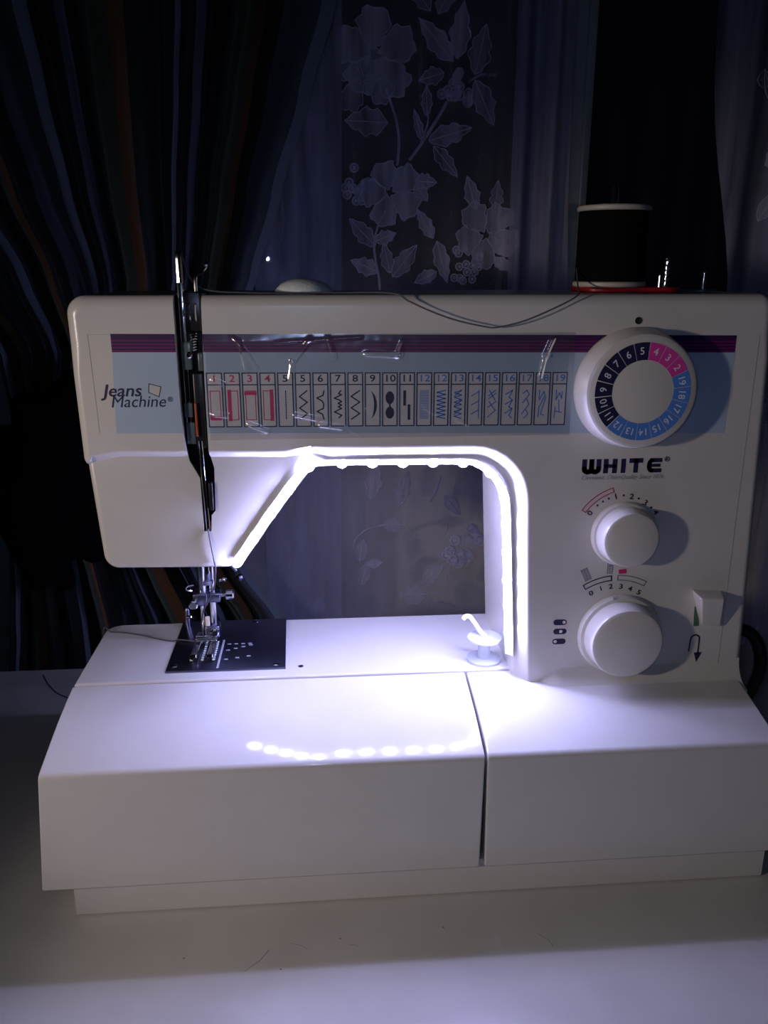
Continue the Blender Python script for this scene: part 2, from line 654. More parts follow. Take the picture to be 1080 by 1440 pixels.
# arm + column housing: wide chamfer along the arch, small round on the outer edges
def shell(outline, wfun, y0, y1, back_w, seg=6, flat=0.75):
    n = len(outline)
    area = sum(outline[i][0] * outline[(i + 1) % n][1] - outline[(i + 1) % n][0] * outline[i][1] for i in range(n))
    sgn = 1 if area > 0 else -1
    inw = []
    for i in range(n):
        a, p, c = Vector(outline[i - 1]), Vector(outline[i]), Vector(outline[(i + 1) % n])
        d0, d1 = (p - a).normalized(), (c - p).normalized()
        n0, n1 = Vector((-d0.y, d0.x)) * sgn, Vector((-d1.y, d1.x)) * sgn
        m = (n0 + n1)
        m = m / max(0.3, m.length_squared) * 2
        inw.append(m)
    b = bmesh.new()
    rings = []
    for k in range(seg + 1):
        t = k / seg
        a = math.pi / 2 * (1 - t)
        ring = []
        for i, p in enumerate(outline):
            w, fl = wfun(p)
            ins = w * (fl * t + (1 - fl) * (1 - math.sin(a)))
            dep = w * (fl * (1 - t) + (1 - fl) * (1 - math.cos(a)))
            q = Vector(p) + inw[i] * ins
            ring.append(b.verts.new((q.x, y0 + dep, q.y)))
        rings.append(ring)
    back = []
    for k, (ins, dep) in enumerate(((0.0, back_w), (back_w * 0.3, back_w * 0.3), (back_w, 0.0))):
        back.append([b.verts.new((p[0] + inw[i].x * ins, y1 - dep, p[1] + inw[i].y * ins)) for i, p in enumerate(outline)])
    seq = [back[2], back[1], back[0]] + rings
    for A, B in zip(seq, seq[1:]):
        for i in range(n):
            i2 = (i + 1) % n
            b.faces.new((A[i], A[i2], B[i2], B[i]))
    b.faces.new(seq[0])
    b.faces.new(seq[-1])
    return b


def sub(poly, step):
    out = []
    for i, p in enumerate(poly):
        q = poly[(i + 1) % len(poly)]
        d = (Vector(q) - Vector(p))
        k = max(1, int(d.length / step))
        out += [tuple(Vector(p) + d * (m / k)) for m in range(k)]
    return out


outline = sub(round_poly([(-0.1145, 0.3005, 0.0085), (0.2205, 0.3005, 0.0070), (0.2285, 0.088), (0.1020, 0.088),
                          (0.0950, 0.2183, 0.022), (-0.005, 0.2190, 0.004), (-0.1132, 0.2212, 0.0042)], 8), 0.012)


def edge_w(p):
    x, z = p
    if z < 0.222 and x < 0.1025:       # arch, arm underside, column's inner edge
        w = 0.0085 if (x < -0.012 or z < 0.200) else 0.0108
        if z >= 0.200 and x > 0.075:
            w = 0.0085 + 0.0023 * min(1.0, (z - 0.200) / 0.016)
        if x < -0.095:
            w = 0.0036 + (0.0085 - 0.0036) * max(0.0, min(1.0, (x + 0.112) / 0.006))
        return w, 0.8
    if z < 0.09:
        return 0.003, 0.0
    return (0.0055 if z > 0.27 else 0.0040), 0.0


me = cut_slot(shell(outline, edge_w, YP, 0.476, 0.006))
mkm('arm_housing', me, PLASTIC, M, wn=True, angle=40)
# lower head shell
head = round_poly([(-0.1128, 0.230), (-0.1090, 0.1678, 0.0075), (-0.0450, 0.1665, 0.011), (-0.0052, 0.2205), (-0.0052, 0.230)], 7)
me = cut_slot(prism(head, YP + 0.0032, 0.470, 'Y', bevel0=0.0036, bevel1=0.004, seg=4))
mkm('face_cover', me, PLASTIC, M, wn=True, angle=40)
bpy.data.objects.remove(cutter)
bpy.data.meshes.remove(cut_me)

# bed, extension table, base, foot
bed = round_poly([(-0.1338, 0.4025, 0.0), (0.14, 0.4025, 0.0), (0.14, 0.4778, 0.0), (-0.1335, 0.4778, 0.010)], 6)
P('bed', prism(bed, 0.012, 0.100, 'Z', bevel1=0.0012, seg=3), PLASTIC_BED, wn=True)
prof = round_poly([(0.4020, 0.012), (0.4020, 0.0992, 0.0012), (0.3920, 0.0980), (0.3820, 0.0964), (0.3720, 0.0945), (0.3630, 0.09245), (0.3560, 0.0907), (0.3490, 0.0887), (0.3402, 0.0858, 0.0036), (0.3405, 0.0212, 0.0012), (0.352, 0.0205)], 6)


def drafted(x0, x1, l_draft, r_draft):
    b = prism(prof, x0, x1, 'X', bevel0=0.0011, bevel1=0.0011, seg=2)
    for v in b.verts:
        t = max(0.0, (0.09 - v.co.z) / 0.07)
        if v.co.x < (x0 + x1) / 2:
            v.co.x -= l_draft * t
        else:
            v.co.x += r_draft * t
    return b


P('extension_table', drafted(-0.1346, 0.0762, 0.006, -0.0008), PLASTIC_BED, wn=True)
P('base_front', drafted(0.0772, 0.2245, -0.0008, 0.0095), PLASTIC_BED, wn=True)
P('base_body', prism([(0.141, 0.4022), (0.2262, 0.4022), (0.2262, 0.474), (0.141, 0.474)], 0.012, 0.094, 'Z', bevel1=0.002, seg=2), PLASTIC_BED, wn=True)
# coved transition from the column to the sloping base
bm = bmesh.new()
secs = []
for x, f in [(0.1085 + 0.0175 * k / 8, (k / 8) ** 2 * (3 - 2 * k / 8)) for k in range(9)] + [(0.2262, 1.0)]:
    f = max(f, 0.02)
    cov = [(YP + 0.004, 0.088), (YP - 0.0125 * f, 0.0905)]
    for k in range(8):
        t = math.radians(90 * k / 7)
        cov.append((YP - 0.0120 * f + 0.0122 * f * math.sin(t), 0.0945 + 0.0130 * f * (1 - math.cos(t))))
    cov.append((YP + 0.004, 0.0945 + 0.0130 * f))
    secs.append([bm.verts.new((x, a, b)) for a, b in cov])
for A, B in zip(secs, secs[1:]):
    for k in range(len(A)):
        k2 = (k + 1) % len(A)
        bm.faces.new((A[k], A[k2], B[k2], B[k]))
bm.faces.new(secs[0])
bm.faces.new(secs[-1])
P('column_cove', bm, PLASTIC)
P('foot_plate', prism([(-0.1275, 0.3465), (0.2297, 0.3465), (0.2297, 0.470), (-0.1275, 0.470)], 0.0005, 0.0213, 'Z', bevel0=0.001, bevel1=0.0005, seg=2), PLASTIC_BED, wn=True)
# small screw holes
DARK = mat('dark_hole', (0.01, 0.01, 0.012), 0.7, noise_amt=0.1)
b = lathe([(0, 0.0001), (0.00125, 0.0001), (0.0017, 0.0003), (0.0018, -0.0004)], (0.1528, YP, 0.2883), 'Y', 16)
P('screw_hole', b, DARK)
P('bed_screw', lathe([(0.0014, -0.0005), (0.0014, 0.00025), (0.0009, 0.0004), (0, 0.0004)], (-0.0139, 0.4135, 0.1000), 'Z', 14), STEEL)
P('base_screw', lathe([(0.0014, -0.001), (0.0014, 0.00045), (0.0008, 0.0007), (0, 0.0007)], (0.124, 0.3772, 0.0943), 'Z', 14), STEEL)

# ---------------- front label overlay
LY = YP - 0.0001
# raised panel outline (fine seam) round the label overlay
seam_pts = [(0.2140, 0.2812), (0.2138, 0.2000), (0.2143, 0.1040), (0.2128, 0.1005), (0.2080, 0.0992)]
for pts_, w_ in ((seam_pts, 0.0003), ([(-0.1040, 0.2380), (-0.1050, 0.2832), (-0.0950, 0.2834)], 0.0002)):
    bm = bmesh.new()
    stroke(bm, pts_, w_, YP - 0.00012, YP + 0.0002)
    P('panel_seam', bm, mat('seam_grey', (0.42, 0.41, 0.40), 0.5, noise_amt=0.05), smooth=False)

bm = prism([(-0.0535, 0.27487), (0.2027, 0.2728), (0.2019, 0.2330), (-0.0536, 0.2368)], LY, YP + 0.0003, 'Y')
chart = P('stitch_chart', bm, LBLUE, smooth=False)
chart_end = P('chart_end_label', prism([(-0.0948, 0.2752), (-0.0659, 0.27497), (-0.0655, 0.2370), (-0.0963, 0.2374)], LY, YP + 0.0003, 'Y'), LBLUE, smooth=False)
chart['label'] = 'pale blue printed label strip with rows of stitch symbols'


def zline(x):   # the chart's lines fall a hair towards the right
    return -0.0079 * (x + 0.0948)


for (xa, xb, par) in ((-0.0948, -0.0659, chart_end), (-0.0533, 0.2024, chart)):
    za, zb_ = -0.00842 * (xa + 0.0948), -0.00842 * (xb + 0.0948)
    bm = prism([(xa, 0.2836 + za), (xb, 0.2836 + zb_), (xb, 0.2753 + zb_ * 0.96), (xa, 0.2753 + za * 0.96)], LY - 0.00002, YP + 0.0003, 'Y')
    mk('stripe_band', bm, PURPLE, par, smooth=False)
for k in range(4):
    z = 0.2808 - k * 0.00155
    for (xa, xb, par) in ((-0.0948, -0.0659, chart_end), (-0.0533, 0.2024, chart)):
        za, zb_ = -0.0081 * (xa + 0.0948), -0.0081 * (xb + 0.0948)
        bm = prism([(xa, z + za), (xb, z + zb_), (xb, z + zb_ - 0.0006), (xa, z + za - 0.0006)], LY - 0.00006, LY, 'Y')
        mk('stripe_line', bm, MAGENTA, par, smooth=False)

labels = ['1', '2', '3', '4', '5', '5', '6', '7', '8', '9', '10', '11', '12', '12', '13', '14', '15', '16', '17', '18', '19']


def zigzag(n, l=0.1, r=0.9, a=0.0, b=1.0, start=0):
    return [((l if (k + start) % 2 else r), a + (b - a) * k / n) for k in range(n + 1)]


sym_strokes = {
    5: [zigzag(5)],
    6: [[(0.85, 0), (0.75, 0.16), (0.1, 0.25), (0.65, 0.36), (0.8, 0.45), (0.75, 0.62), (0.1, 0.72), (0.65, 0.82), (0.8, 1.0)]],
    7: [[(0.8, 0), (0.55, 0.1), (0.85, 0.14), (0.1, 0.26), (0.6, 0.32), (0.85, 0.38), (0.5, 0.44), (0.85, 0.5), (0.5, 0.56), (0.85, 0.62), (0.1, 0.74), (0.6, 0.82), (0.85, 0.86), (0.55, 0.95)]],
    8: [zigzag(5, 0.05, 0.95)],
    13: [zigzag(12, 0.1, 0.85), [(0.85, 0), (0.1, 0.2)], [(0.9, 0.35), (0.1, 0.55)], [(0.9, 0.65), (0.1, 0.85)]],
    14: [[(0.9, 0), (0.92, 1.0)], [(0.12, 0.2), (0.88, 0.05)], [(0.12, 0.52), (0.88, 0.38)], [(0.12, 0.85), (0.88, 0.7)]],
    15: [[(0.15, 0.2), (0.85, 0.0)], [(0.15, 0.3), (0.95, 0.1)], [(0.1, 0.6), (0.95, 0.4)], [(0.1, 0.95), (0.95, 0.7)], [(0.2, 0.0), (0.85, 0.35)], [(0.2, 0.4), (0.85, 0.7)]],
    16: [[(0.15, 0.15), (0.9, 0.0), (0.55, 0.25), (0.9, 0.35), (0.15, 0.5)], [(0.9, 0.35), (0.55, 0.6), (0.9, 0.65), (0.15, 0.82)], [(0.9, 0.65), (0.6, 0.9), (0.9, 1.0)]],
    17: [[(0.2, 0.12), (0.6, 0.0), (0.9, 0.15), (0.2, 0.45)], [(0.6, 0.3), (0.9, 0.5), (0.15, 0.85)], [(0.6, 0.7), (0.85, 0.85), (0.4, 1.0)]],
    18: [[(0.2, 0.35), (0.65, 0.05), (0.8, 0.2), (0.2, 0.6), (0.15, 0.95)], [(0.9, 0.25), (0.4, 0.85), (0.75, 0.9)], [(0.2, 0.0), (0.15, 0.3)]],
    19: [[(0.2, 0.0), (0.2, 0.35), (0.55, 0.1), (0.8, 0.3), (0.85, 0.05)], [(0.5, 0.35), (0.6, 0.75)], [(0.1, 0.75), (0.85, 0.8)], [(0.15, 0.6), (0.1, 1.0)]],
}
for i, lab in enumerate(labels):
    x0 = -0.0526 + i * 0.008265
    w = 0.0069
    zt = 0.2654 - i * 0.00005
    hgt = 0.0254
    lean = (-0.0007 + 0.00007 * i) if i < 10 else (0.00003 * (10 - i))
    bm = bmesh.new()

    def Q(u, v):   # u across 0..1, v down 0..1 of the box
        return (x0 + u * w, zt - v * hgt)
    prism([Q(0, 0), Q(1, 0), Q(1, 1), Q(0, 1)], LY - 0.00004, LY + 0.0001, 'Y', bm, mi=0)
    y0, y1 = LY - 0.00008, LY
    fw = 0.00052
    for seg_ in ([(0, 0), (1, 0)], [(1, 0), (1, 1)], [(1, 1), (0, 1)], [(0, 1), (0, 0)], [(0, 0.215), (1, 0.215)]):
        stroke(bm, [Q(*q) for q in seg_], fw, y0, y1, mi=1)
    ink = 2 if i < 4 else (1 if i < 12 else 3)
    text_into(bm, lab, x0 + w / 2, zt - 0.0027, 0.0046, LY - 0.00003, mi=ink, bold=0.00006, xs=1.25)

    def S(u, v):   # symbol area
        return Q(0.17 + 0.66 * u, 0.33 + 0.54 * v)
    y0, y1 = LY - 0.00009, LY
    if i < 4:
        for seg_ in ([(0, 0), (1, 0)], [(1, 0), (1, 1)], [(1, 1), (0, 1)], [(0, 1), (0, 0)]):
            stroke(bm, [S(*q) for q in seg_], 0.0004, y0, y1, mi=2)
        thick = [[(0, 0.93), (1, 0.93)], [(0.15, 0), (0.15, 1)], [(0, 0.08), (1, 0.08)], [(0.85, 0), (0.85, 1)]][i]
        stroke(bm, [S(*q) for q in thick], 0.0017, y0 - 0.00002, y1, mi=2)
    elif i == 4:
        for k in range(11):
            stroke(bm, [S(0.5, k / 11), S(0.5, (k + 0.6) / 11)], 0.0005, y0, y1, mi=1)
    elif lab == '9':
        pts = []
        for k in range(13):
            t = math.radians(-62 + 124 * k / 12)
            pts.append(S(-0.25 + 1.2 * math.cos(t), 0.5 - 0.56 * math.sin(t)))
        for k in range(13):
            t = math.radians(62 - 124 * k / 12)
            pts.append(S(0.02 + 0.62 * math.cos(t), 0.5 - 0.56 * math.sin(t)))
        prism(pts, y0, y1, 'Y', bm, mi=1)
    elif lab == '10':
        cx, cz = S(0.5, 0.25)
        disc(bm, cx, cz, 0.0021, y0, y1, mi=1, rz=0.0031)
        cx, cz = S(0.5, 0.78)
        disc(bm, cx, cz, 0.0021, y0, y1, mi=1, rz=0.0029)
        stroke(bm, [S(0.5, 0.45), S(0.5, 0.6)], 0.0008, y0, y1, mi=1)
    elif lab == '11':
        stroke(bm, [S(0.25, 0.03), S(0.25, 0.5)], 0.0013, y0, y1, mi=1)
        stroke(bm, [S(0.72, 0.52), S(0.72, 1.0)], 0.0013, y0, y1, mi=1)
    elif i == 12:
        prism([S(0.02, 0), S(1, 0), S(1, 1), S(0.02, 1)], y0, y1, 'Y', bm, mi=4)
        for k in range(12):
            stroke(bm, [S(0.02, k / 11), S(1, k / 11)], 0.00012, y0 - 0.00002, y1, mi=3)
    elif i == 13:
        stroke(bm, [S(*q) for q in zigzag(14, 0.05, 0.95)], 0.0006, y0, y1, mi=3)
    else:
        key = 5 if (i == 5) else int(lab)
        for st in sym_strokes[key]:
            stroke(bm, [S(*q) for q in st], 0.00062 if i < 12 else 0.00052, y0, y1, mi=(1 if i < 12 else 3))
    for v in bm.verts:   # the row leans slightly with the photograph's printed strip
        v.co.z += zline(v.co.x) * 0.25
    mk('stitch_box', bm, None, chart, smooth=False, mats=[BOXFILL, NAVY, RED, BLUE, HATCH])

# lettering of the sub-brand, left end of the chart
bm = bmesh.new()
text_into(bm, 'Jeans', -0.1008, 0.2574, 0.0080, LY - 0.00006, bold=0.0001, shear=0.22, align='LEFT', xs=1.08)
text_into(bm, 'Machine', -0.0978, 0.2522, 0.0078, LY - 0.00006, bold=0.0, shear=0.22, align='LEFT', xs=0.98)
text_into(bm, '\u00ae', -0.0700, 0.2532, 0.0032, LY - 0.00006, bold=0.00004)
mk('lettering', bm, NAVY, M, smooth=False)
bm = bmesh.new()
sq = [(-0.0793, 0.2607), (-0.0739, 0.2592), (-0.0751, 0.2546), (-0.0797, 0.2566)]
prism(sq, LY - 0.00004, LY, 'Y', bm, mi=0)
for a, b in ((0, 1), (1, 2), (2, 3), (3, 0)):
    stroke(bm, [sq[a], sq[b]], 0.00035, LY - 0.00009, LY, mi=1)
mk('pocket_emblem', bm, None, M, smooth=False, mats=[mat('emblem_fill', (0.58, 0.57, 0.55), 0.4, noise_amt=0.03), NAVY])

# big brand lettering, heavy rounded strokes
bm = bmesh.new()
y0, y1 = LY - 0.0001, YP
zb, zt = 0.2134, 0.2207
lw = 0.0024


def heavy(pts, w=lw):
    stroke(bm, pts, w, y0, y1)
    for (a, b) in pts[1:-1]:
        disc(bm, a, b, w * 0.5, y0, y1, 12)


x = 0.1314
u = [(x, zt - 0.0008)] + [(x + 0.0018 - 0.0018 * math.cos(t), zb + 0.0026 - 0.0018 * math.sin(t)) for t in [math.pi * k / 8 for k in range(9)]] + [(x + 0.0036, zt - 0.0008)]
heavy(u)
heavy([(a + 0.0037, b) for a, b in u])
x = 0.1424
heavy([(x, zb + 0.0008), (x, zt - 0.0008)])
heavy([(x + 0.0046, zb + 0.0008), (x + 0.0046, zt - 0.0008)])
heavy([(x, (zb + zt) / 2), (x + 0.0046, (zb + zt) / 2)], 0.0018)
heavy([(0.1514, zb + 0.0008), (0.1514, zt - 0.0008)], 0.0023)
heavy([(0.1552, zt - 0.0010), (0.1606, zt - 0.0010)])
heavy([(0.1579, zb + 0.0008), (0.1579, zt - 0.0008)], 0.0023)
ex = 0.1643
heavy([(0.1705, zt - 0.0010), (ex + 0.002, zt - 0.0010)] + [(ex + 0.002 - 0.0016 * math.sin(t), (zb + zt) / 2 + 0.0027 * math.cos(t)) for t in [math.pi * k / 8 for k in range(1, 8)]] + [(ex + 0.002, zb + 0.0010), (0.1705, zb + 0.0010)], 0.0021)
heavy([(ex + 0.001, (zb + zt) / 2), (0.1700, (zb + zt) / 2)], 0.0016)
text_into(bm, '\u00ae', 0.1738, 0.2200, 0.0036, LY - 0.00004, bold=0.00005)
mk('brand_lettering', bm, NAVY, M, smooth=False)
bm = bmesh.new()
text_into(bm, 'Cleveland, Ohio\u2022Quality Since 1876', 0.1300, 0.2112, 0.00315, LY - 0.00005, shear=0.35, align='LEFT', xs=0.93)
mk('tagline_lettering', bm, SCALEGREY, M, smooth=False)

# ---------------- pattern selector dial
DC = Vector((0.1524, YP, 0.2562))
dial = P('pattern_dial', lathe([(0.0292, -0.0002), (0.0292, 0.0030), (0.0284, 0.0052), (0.0278, 0.0105), (0.0268, 0.0130), (0.0252, 0.0139), (0.0, 0.0140)], DC, 'Y', 72), KNOB)
FY = YP - 0.0140
numb = ['5', '4', '3', '2', '19', '18', '17', '16', '15', '14', '13', '12', '11', '10', '9', '8', '7', '6']
cols = [NAVY] + [PINK] * 3 + [BLUE] * 8 + [NAVY] * 6
for k in range(18):
    am = math.radians(96 - 20 * k)
    a0, a1 = am + math.radians(9.4), am - math.radians(9.4)
    bm = prism(arc_strip(DC.x, DC.z, 0.0150, 0.0232, a0, a1, 5), FY - 0.00008, FY + 0.0002, 'Y')
    rm = 0.0191
    text_into(bm, numb[k], DC.x + rm * math.cos(am), DC.z + rm * math.sin(am), 0.0047, FY - 0.0001, mi=1, bold=0.00005, rot=am - math.pi / 2)
    mk('number_segment', bm, None, dial, smooth=False, mats=[cols[k], PRINTWHITE])


# ---------------- stitch length dial and stitch width dial
def knob(name, cx, cz, rc, r, h, hc, label):
    b = lathe([(rc, -0.0002), (rc, hc * 0.5), (rc - 0.0008, hc), (r + 0.0008, hc + 0.0004), (r + 0.0006, hc + 0.0010), (r, h - 0.0016), (r - 0.0006, h - 0.0005), (r - 0.0018, h), (0, h)], (cx, YP, cz), 'Y', 64)
    o = P(name, b, KNOB)
    o['label'] = label
    return o


knob('length_dial', 0.1545, 0.1812, 0.0172, 0.0146, 0.0125, 0.0028, 'smaller round cream dial below the brand lettering')
wd = knob('width_dial', 0.1567, 0.1248, 0.0225, 0.0192, 0.0140, 0.0034, 'largest plain round cream dial low on the column')
mk('pointer_mark', prism([(0.1506, 0.1461), (0.1514, 0.1465), (0.1513, 0.1478), (0.1505, 0.1474)], YP - 0.0045, YP - 0.0028, 'Y'), SCALEGREY, wd, smooth=False)

# scale round the length dial
bm = bmesh.new()
for s, x, z in (('0', 0.1361, 0.1926), ('1', 0.1489, 0.2010), ('2', 0.1571, 0.2008), ('3', 0.1645, 0.1973), ('4', 0.1705, 0.1921)):
    text_into(bm, s, x, z, 0.0040, LY - 0.00004, bold=0.00006, rot=math.atan2(z - 0.1812, x - 0.1545) - math.pi / 2, xs=1.2)
for x, z in ((0.1397, 0.1966), (0.1424, 0.1986), (0.1453, 0.2001), (0.1529, 0.2016), (0.1609, 0.1998), (0.1679, 0.1949)):
    disc(bm, x, z, 0.00055, LY - 0.0001, LY, 10)
mk('length_scale', bm, NAVY, M, smooth=False)
bm = bmesh.new()
ac = (0.1560, 0.1780)
arc_o = [(ac[0] + 0.0292 * math.cos(t), ac[1] + 0.0290 * math.sin(t)) for t in [math.radians(146 - 38 * k / 10) for k in range(11)]]
arc_i = [(ac[0] + 0.0268 * math.cos(t), ac[1] + 0.0268 * math.sin(t)) for t in [math.radians(146 - 38 * k / 10) for k in range(11)]]
stroke(bm, arc_o, 0.0004, LY - 0.0001, LY)
stroke(bm, arc_i, 0.0004, LY - 0.0001, LY)
stroke(bm, [arc_o[0], arc_i[0]], 0.0004, LY - 0.0001, LY)
stroke(bm, [arc_o[-1], arc_i[-1]], 0.0004, LY - 0.0001, LY)
mk('buttonhole_range_arc', bm, RED, M, smooth=False)

# scale round the width dial
bm = bmesh.new()
for s, x, z in (('0', 0.1399, 0.1485), ('1', 0.1450, 0.1509), ('2', 0.1502, 0.1519), ('3', 0.1557, 0.1517), ('4', 0.1608, 0.1503), ('5', 0.1657, 0.1481)):
    text_into(bm, s, x, z, 0.0037, LY - 0.00004, bold=0.00006, rot=math.atan2(z - 0.1248, x - 0.1540) - math.pi / 2, xs=1.3)
mk('width_scale', bm, NAVY, M, smooth=False)
for (a0, a1, m_) in ((122.0, 95.5, NAVY), (89.5, 62.0, SCALEGREY)):
    bm = bmesh.new()
    c = (0.1533, 0.1243)
    o1 = [(c[0] + 0.0338 * math.cos(math.radians(a0 + (a1 - a0) * k / 8)), c[1] + 0.0338 * math.sin(math.radians(a0 + (a1 - a0) * k / 8))) for k in range(9)]
    i1 = [(c[0] + 0.0312 * math.cos(math.radians(a0 + (a1 - a0) * k / 8)), c[1] + 0.0312 * math.sin(math.radians(a0 + (a1 - a0) * k / 8))) for k in range(9)]
    stroke(bm, o1, 0.0005, LY - 0.0001, LY)
    stroke(bm, i1, 0.0005, LY - 0.0001, LY)
    stroke(bm, [o1[0], i1[0]], 0.0005, LY - 0.0001, LY)
    stroke(bm, [o1[-1], i1[-1]], 0.0006, LY - 0.0001, LY)
    mk('width_range_arc', bm, m_, M, smooth=False)
bm = bmesh.new()
a, b_, c, d = (Vector(q) for q in ((0.1336, 0.1612), (0.1366, 0.1626), (0.1393, 0.1570), (0.1364, 0.1555)))
for k in range(9):
    t = k / 8
    stroke(bm, [tuple(a.lerp(d, t)), tuple(b_.lerp(c, t))], 0.0006 if k in (0, 8) else 0.00025, LY - 0.0001, LY)
for q in ((a, d), (b_, c), ((a + b_) / 2, (c + d) / 2)):
    stroke(bm, [tuple(q[0]), tuple(q[1])], 0.00025, LY - 0.0001, LY)
for k in range(7):
    stroke(bm, [(0.1476, 0.1595 + k * 0.0009), (0.1505, 0.1594 + k * 0.0009)], 0.00028, LY - 0.0001, LY)
for x in (0.1477, 0.1490, 0.1504):
    stroke(bm, [(x, 0.1595), (x, 0.1650)], 0.00028, LY - 0.0001, LY)
prism([(0.1480, 0.1634), (0.1502, 0.1632), (0.1491, 0.1648)], LY - 0.00012, LY, 'Y', bm)
mk('stitch_icons', bm, SCALEGREY, M, smooth=False)
bm = prism([(0.1540, 0.1590), (0.1581, 0.1592), (0.1579, 0.1616), (0.1537, 0.1613)], LY - 0.00008, LY, 'Y')
mk('red_icon', bm, RED, M, smooth=False)

# needle position icons (three pills with a dot)
for j, (x, z, dx) in enumerate(((0.1243, 0.1324, 0.0022), (0.1246, 0.1271, 0.0004), (0.1244, 0.1213, -0.0021))):
    bm = bmesh.new()
    prism(round_poly([(x - 0.0036, z - 0.0016, 0.00155), (x + 0.0036, z - 0.0016, 0.00155), (x + 0.0036, z + 0.0016, 0.00155), (x - 0.0036, z + 0.0016, 0.00155)], 5), LY - 0.00006, LY, 'Y', bm, mi=0)
    disc(bm, x + dx, z, 0.0009, LY - 0.0001, LY, 12, mi=1)
    mk('needle_position_icon', bm, None, M, smooth=False, mats=[NAVY, PRINTWHITE])

# reverse lever, its slot mark and the u-turn arrow
bm = bmesh.new()
vs = [bm.verts.new(p) for p in ((0.1945, YP + 0.001, 0.1488), (0.2117, YP + 0.001, 0.1478), (0.2132, YP + 0.001, 0.1272), (0.2017, YP + 0.001, 0.1282),
                               (0.1955, 0.3802, 0.1475), (0.2085, 0.3802, 0.1470), (0.2122, 0.3878, 0.1276), (0.2010, 0.3878, 0.1288))]
for f in ((0, 1, 2, 3), (4, 5, 6, 7), (0, 1, 5, 4), (1, 2, 6, 5), (2, 3, 7, 6), (3, 0, 4, 7)):
    bm.faces.new([vs[i] for i in f])
bmesh.ops.recalc_face_normals(bm, faces=bm.faces)
bmesh.ops.bevel(bm, geom=list(bm.edges), offset=0.0011, segments=3, profile=0.5, affect='EDGES')
rl = P('reverse_lever', bm, KNOB, wn=True)
rl['label'] = 'wedge shaped cream reverse lever at the column edge'
P('lever_slot_mark', prism([(0.1972, 0.1390), (0.1999, 0.1392), (0.2008, 0.1276), (0.1978, 0.1276)], LY - 0.00008, LY, 'Y'), GREEN, smooth=False)
bm = bmesh.new()
pts = [(0.1968, 0.1128), (0.1971, 0.1195)] + [(0.1996 - 0.0024 * math.cos(math.pi * k / 8), 0.1200 + 0.0023 * math.sin(math.pi * k / 8)) for k in range(9)] + [(0.2020, 0.1110)]
stroke(bm, pts, 0.00075, LY - 0.0001, LY)
prism([(0.1998, 0.1118), (0.2043, 0.1120), (0.2017, 0.1062)], LY - 0.0001, LY, 'Y', bm)
mk('reverse_arrow_icon', bm, NAVY, M, smooth=False)

# ---------------- wrinkled protective film over the chart
bm = bmesh.new()
ridges = [((-0.040, 0.283), (-0.030, 0.268), 0.0011), ((-0.0365, 0.280), (-0.034, 0.266), 0.0008), ((-0.004, 0.281), (-0.0125, 0.271), 0.0012), ((-0.0125, 0.271), (-0.014, 0.262), 0.0009),
          ((0.004, 0.283), (0.007, 0.272), 0.0010), ((0.022, 0.2735), (0.037, 0.2725), 0.0013), ((0.037, 0.2725), (0.0395, 0.279), 0.0011), ((0.112, 0.282), (0.108, 0.272), 0.0014), ((0.108, 0.272), (0.106, 0.262), 0.0012),
          ((-0.050, 0.262), (-0.045, 0.260), 0.0010), ((-0.052, 0.246), (-0.044, 0.245), 0.0012), ((-0.034, 0.241), (-0.026, 0.2375), 0.0012), ((-0.012, 0.245), (-0.002, 0.243), 0.0012),
          ((0.000, 0.240), (0.010, 0.2385), 0.0012), ((0.050, 0.248), (0.056, 0.2445), 0.0009), ((0.066, 0.2415), (0.072, 0.2395), 0.0009), ((-0.02, 0.279), (0.02, 0.2815), 0.0008), ((0.060, 0.262), (0.066, 0.252), 0.0007), ((0.012, 0.239), (0.020, 0.234), 0.0006), ((0.022, 0.247), (0.030, 0.243), 0.0007)]
nx, nz = 300, 84
fx0, fx1, fz0, fz1 = -0.0525, 0.1225, 0.2335, 0.2830
grid = []
for j in range(nz + 1):
    row = []
    for i in range(nx + 1):
        x = fx0 + (fx1 - fx0) * i / nx
        z = fz0 + (fz1 - fz0) * j / nz
        h = 0.00035 + 0.00022 * noise.noise(Vector((x * 60, z * 90, 1.3))) + 0.00007 * noise.noise(Vector((x * 260, z * 200, 4.3)))
        for (a, b, wd_) in ridges:
            A, B, Pp = Vector(a), Vector(b), Vector((x, z))
            d = B - A
            t = max(0, min(1, (Pp - A).dot(d) / d.length_squared))
            dist = (Pp - (A + d * t)).length
            if dist < wd_ * 2.5:
                h += wd_ * 0.8 * math.exp(-(dist / (wd_ * 0.8)) ** 2)
        edge = min(1.0, min(i, nx - i, j, nz - j) / 5.0)
        row.append(bm.verts.new((x, YP - 0.0003 - max(0.0, h) * edge, z)))
    grid.append(row)
for j in range(nz):
    for i in range(nx):
        bm.faces.new((grid[j][i], grid[j][i + 1], grid[j + 1][i + 1], grid[j + 1][i]))
film = P('clear_film', bm, FILM, angle=180)
film['label'] = 'crinkled clear plastic film over the stitch chart'

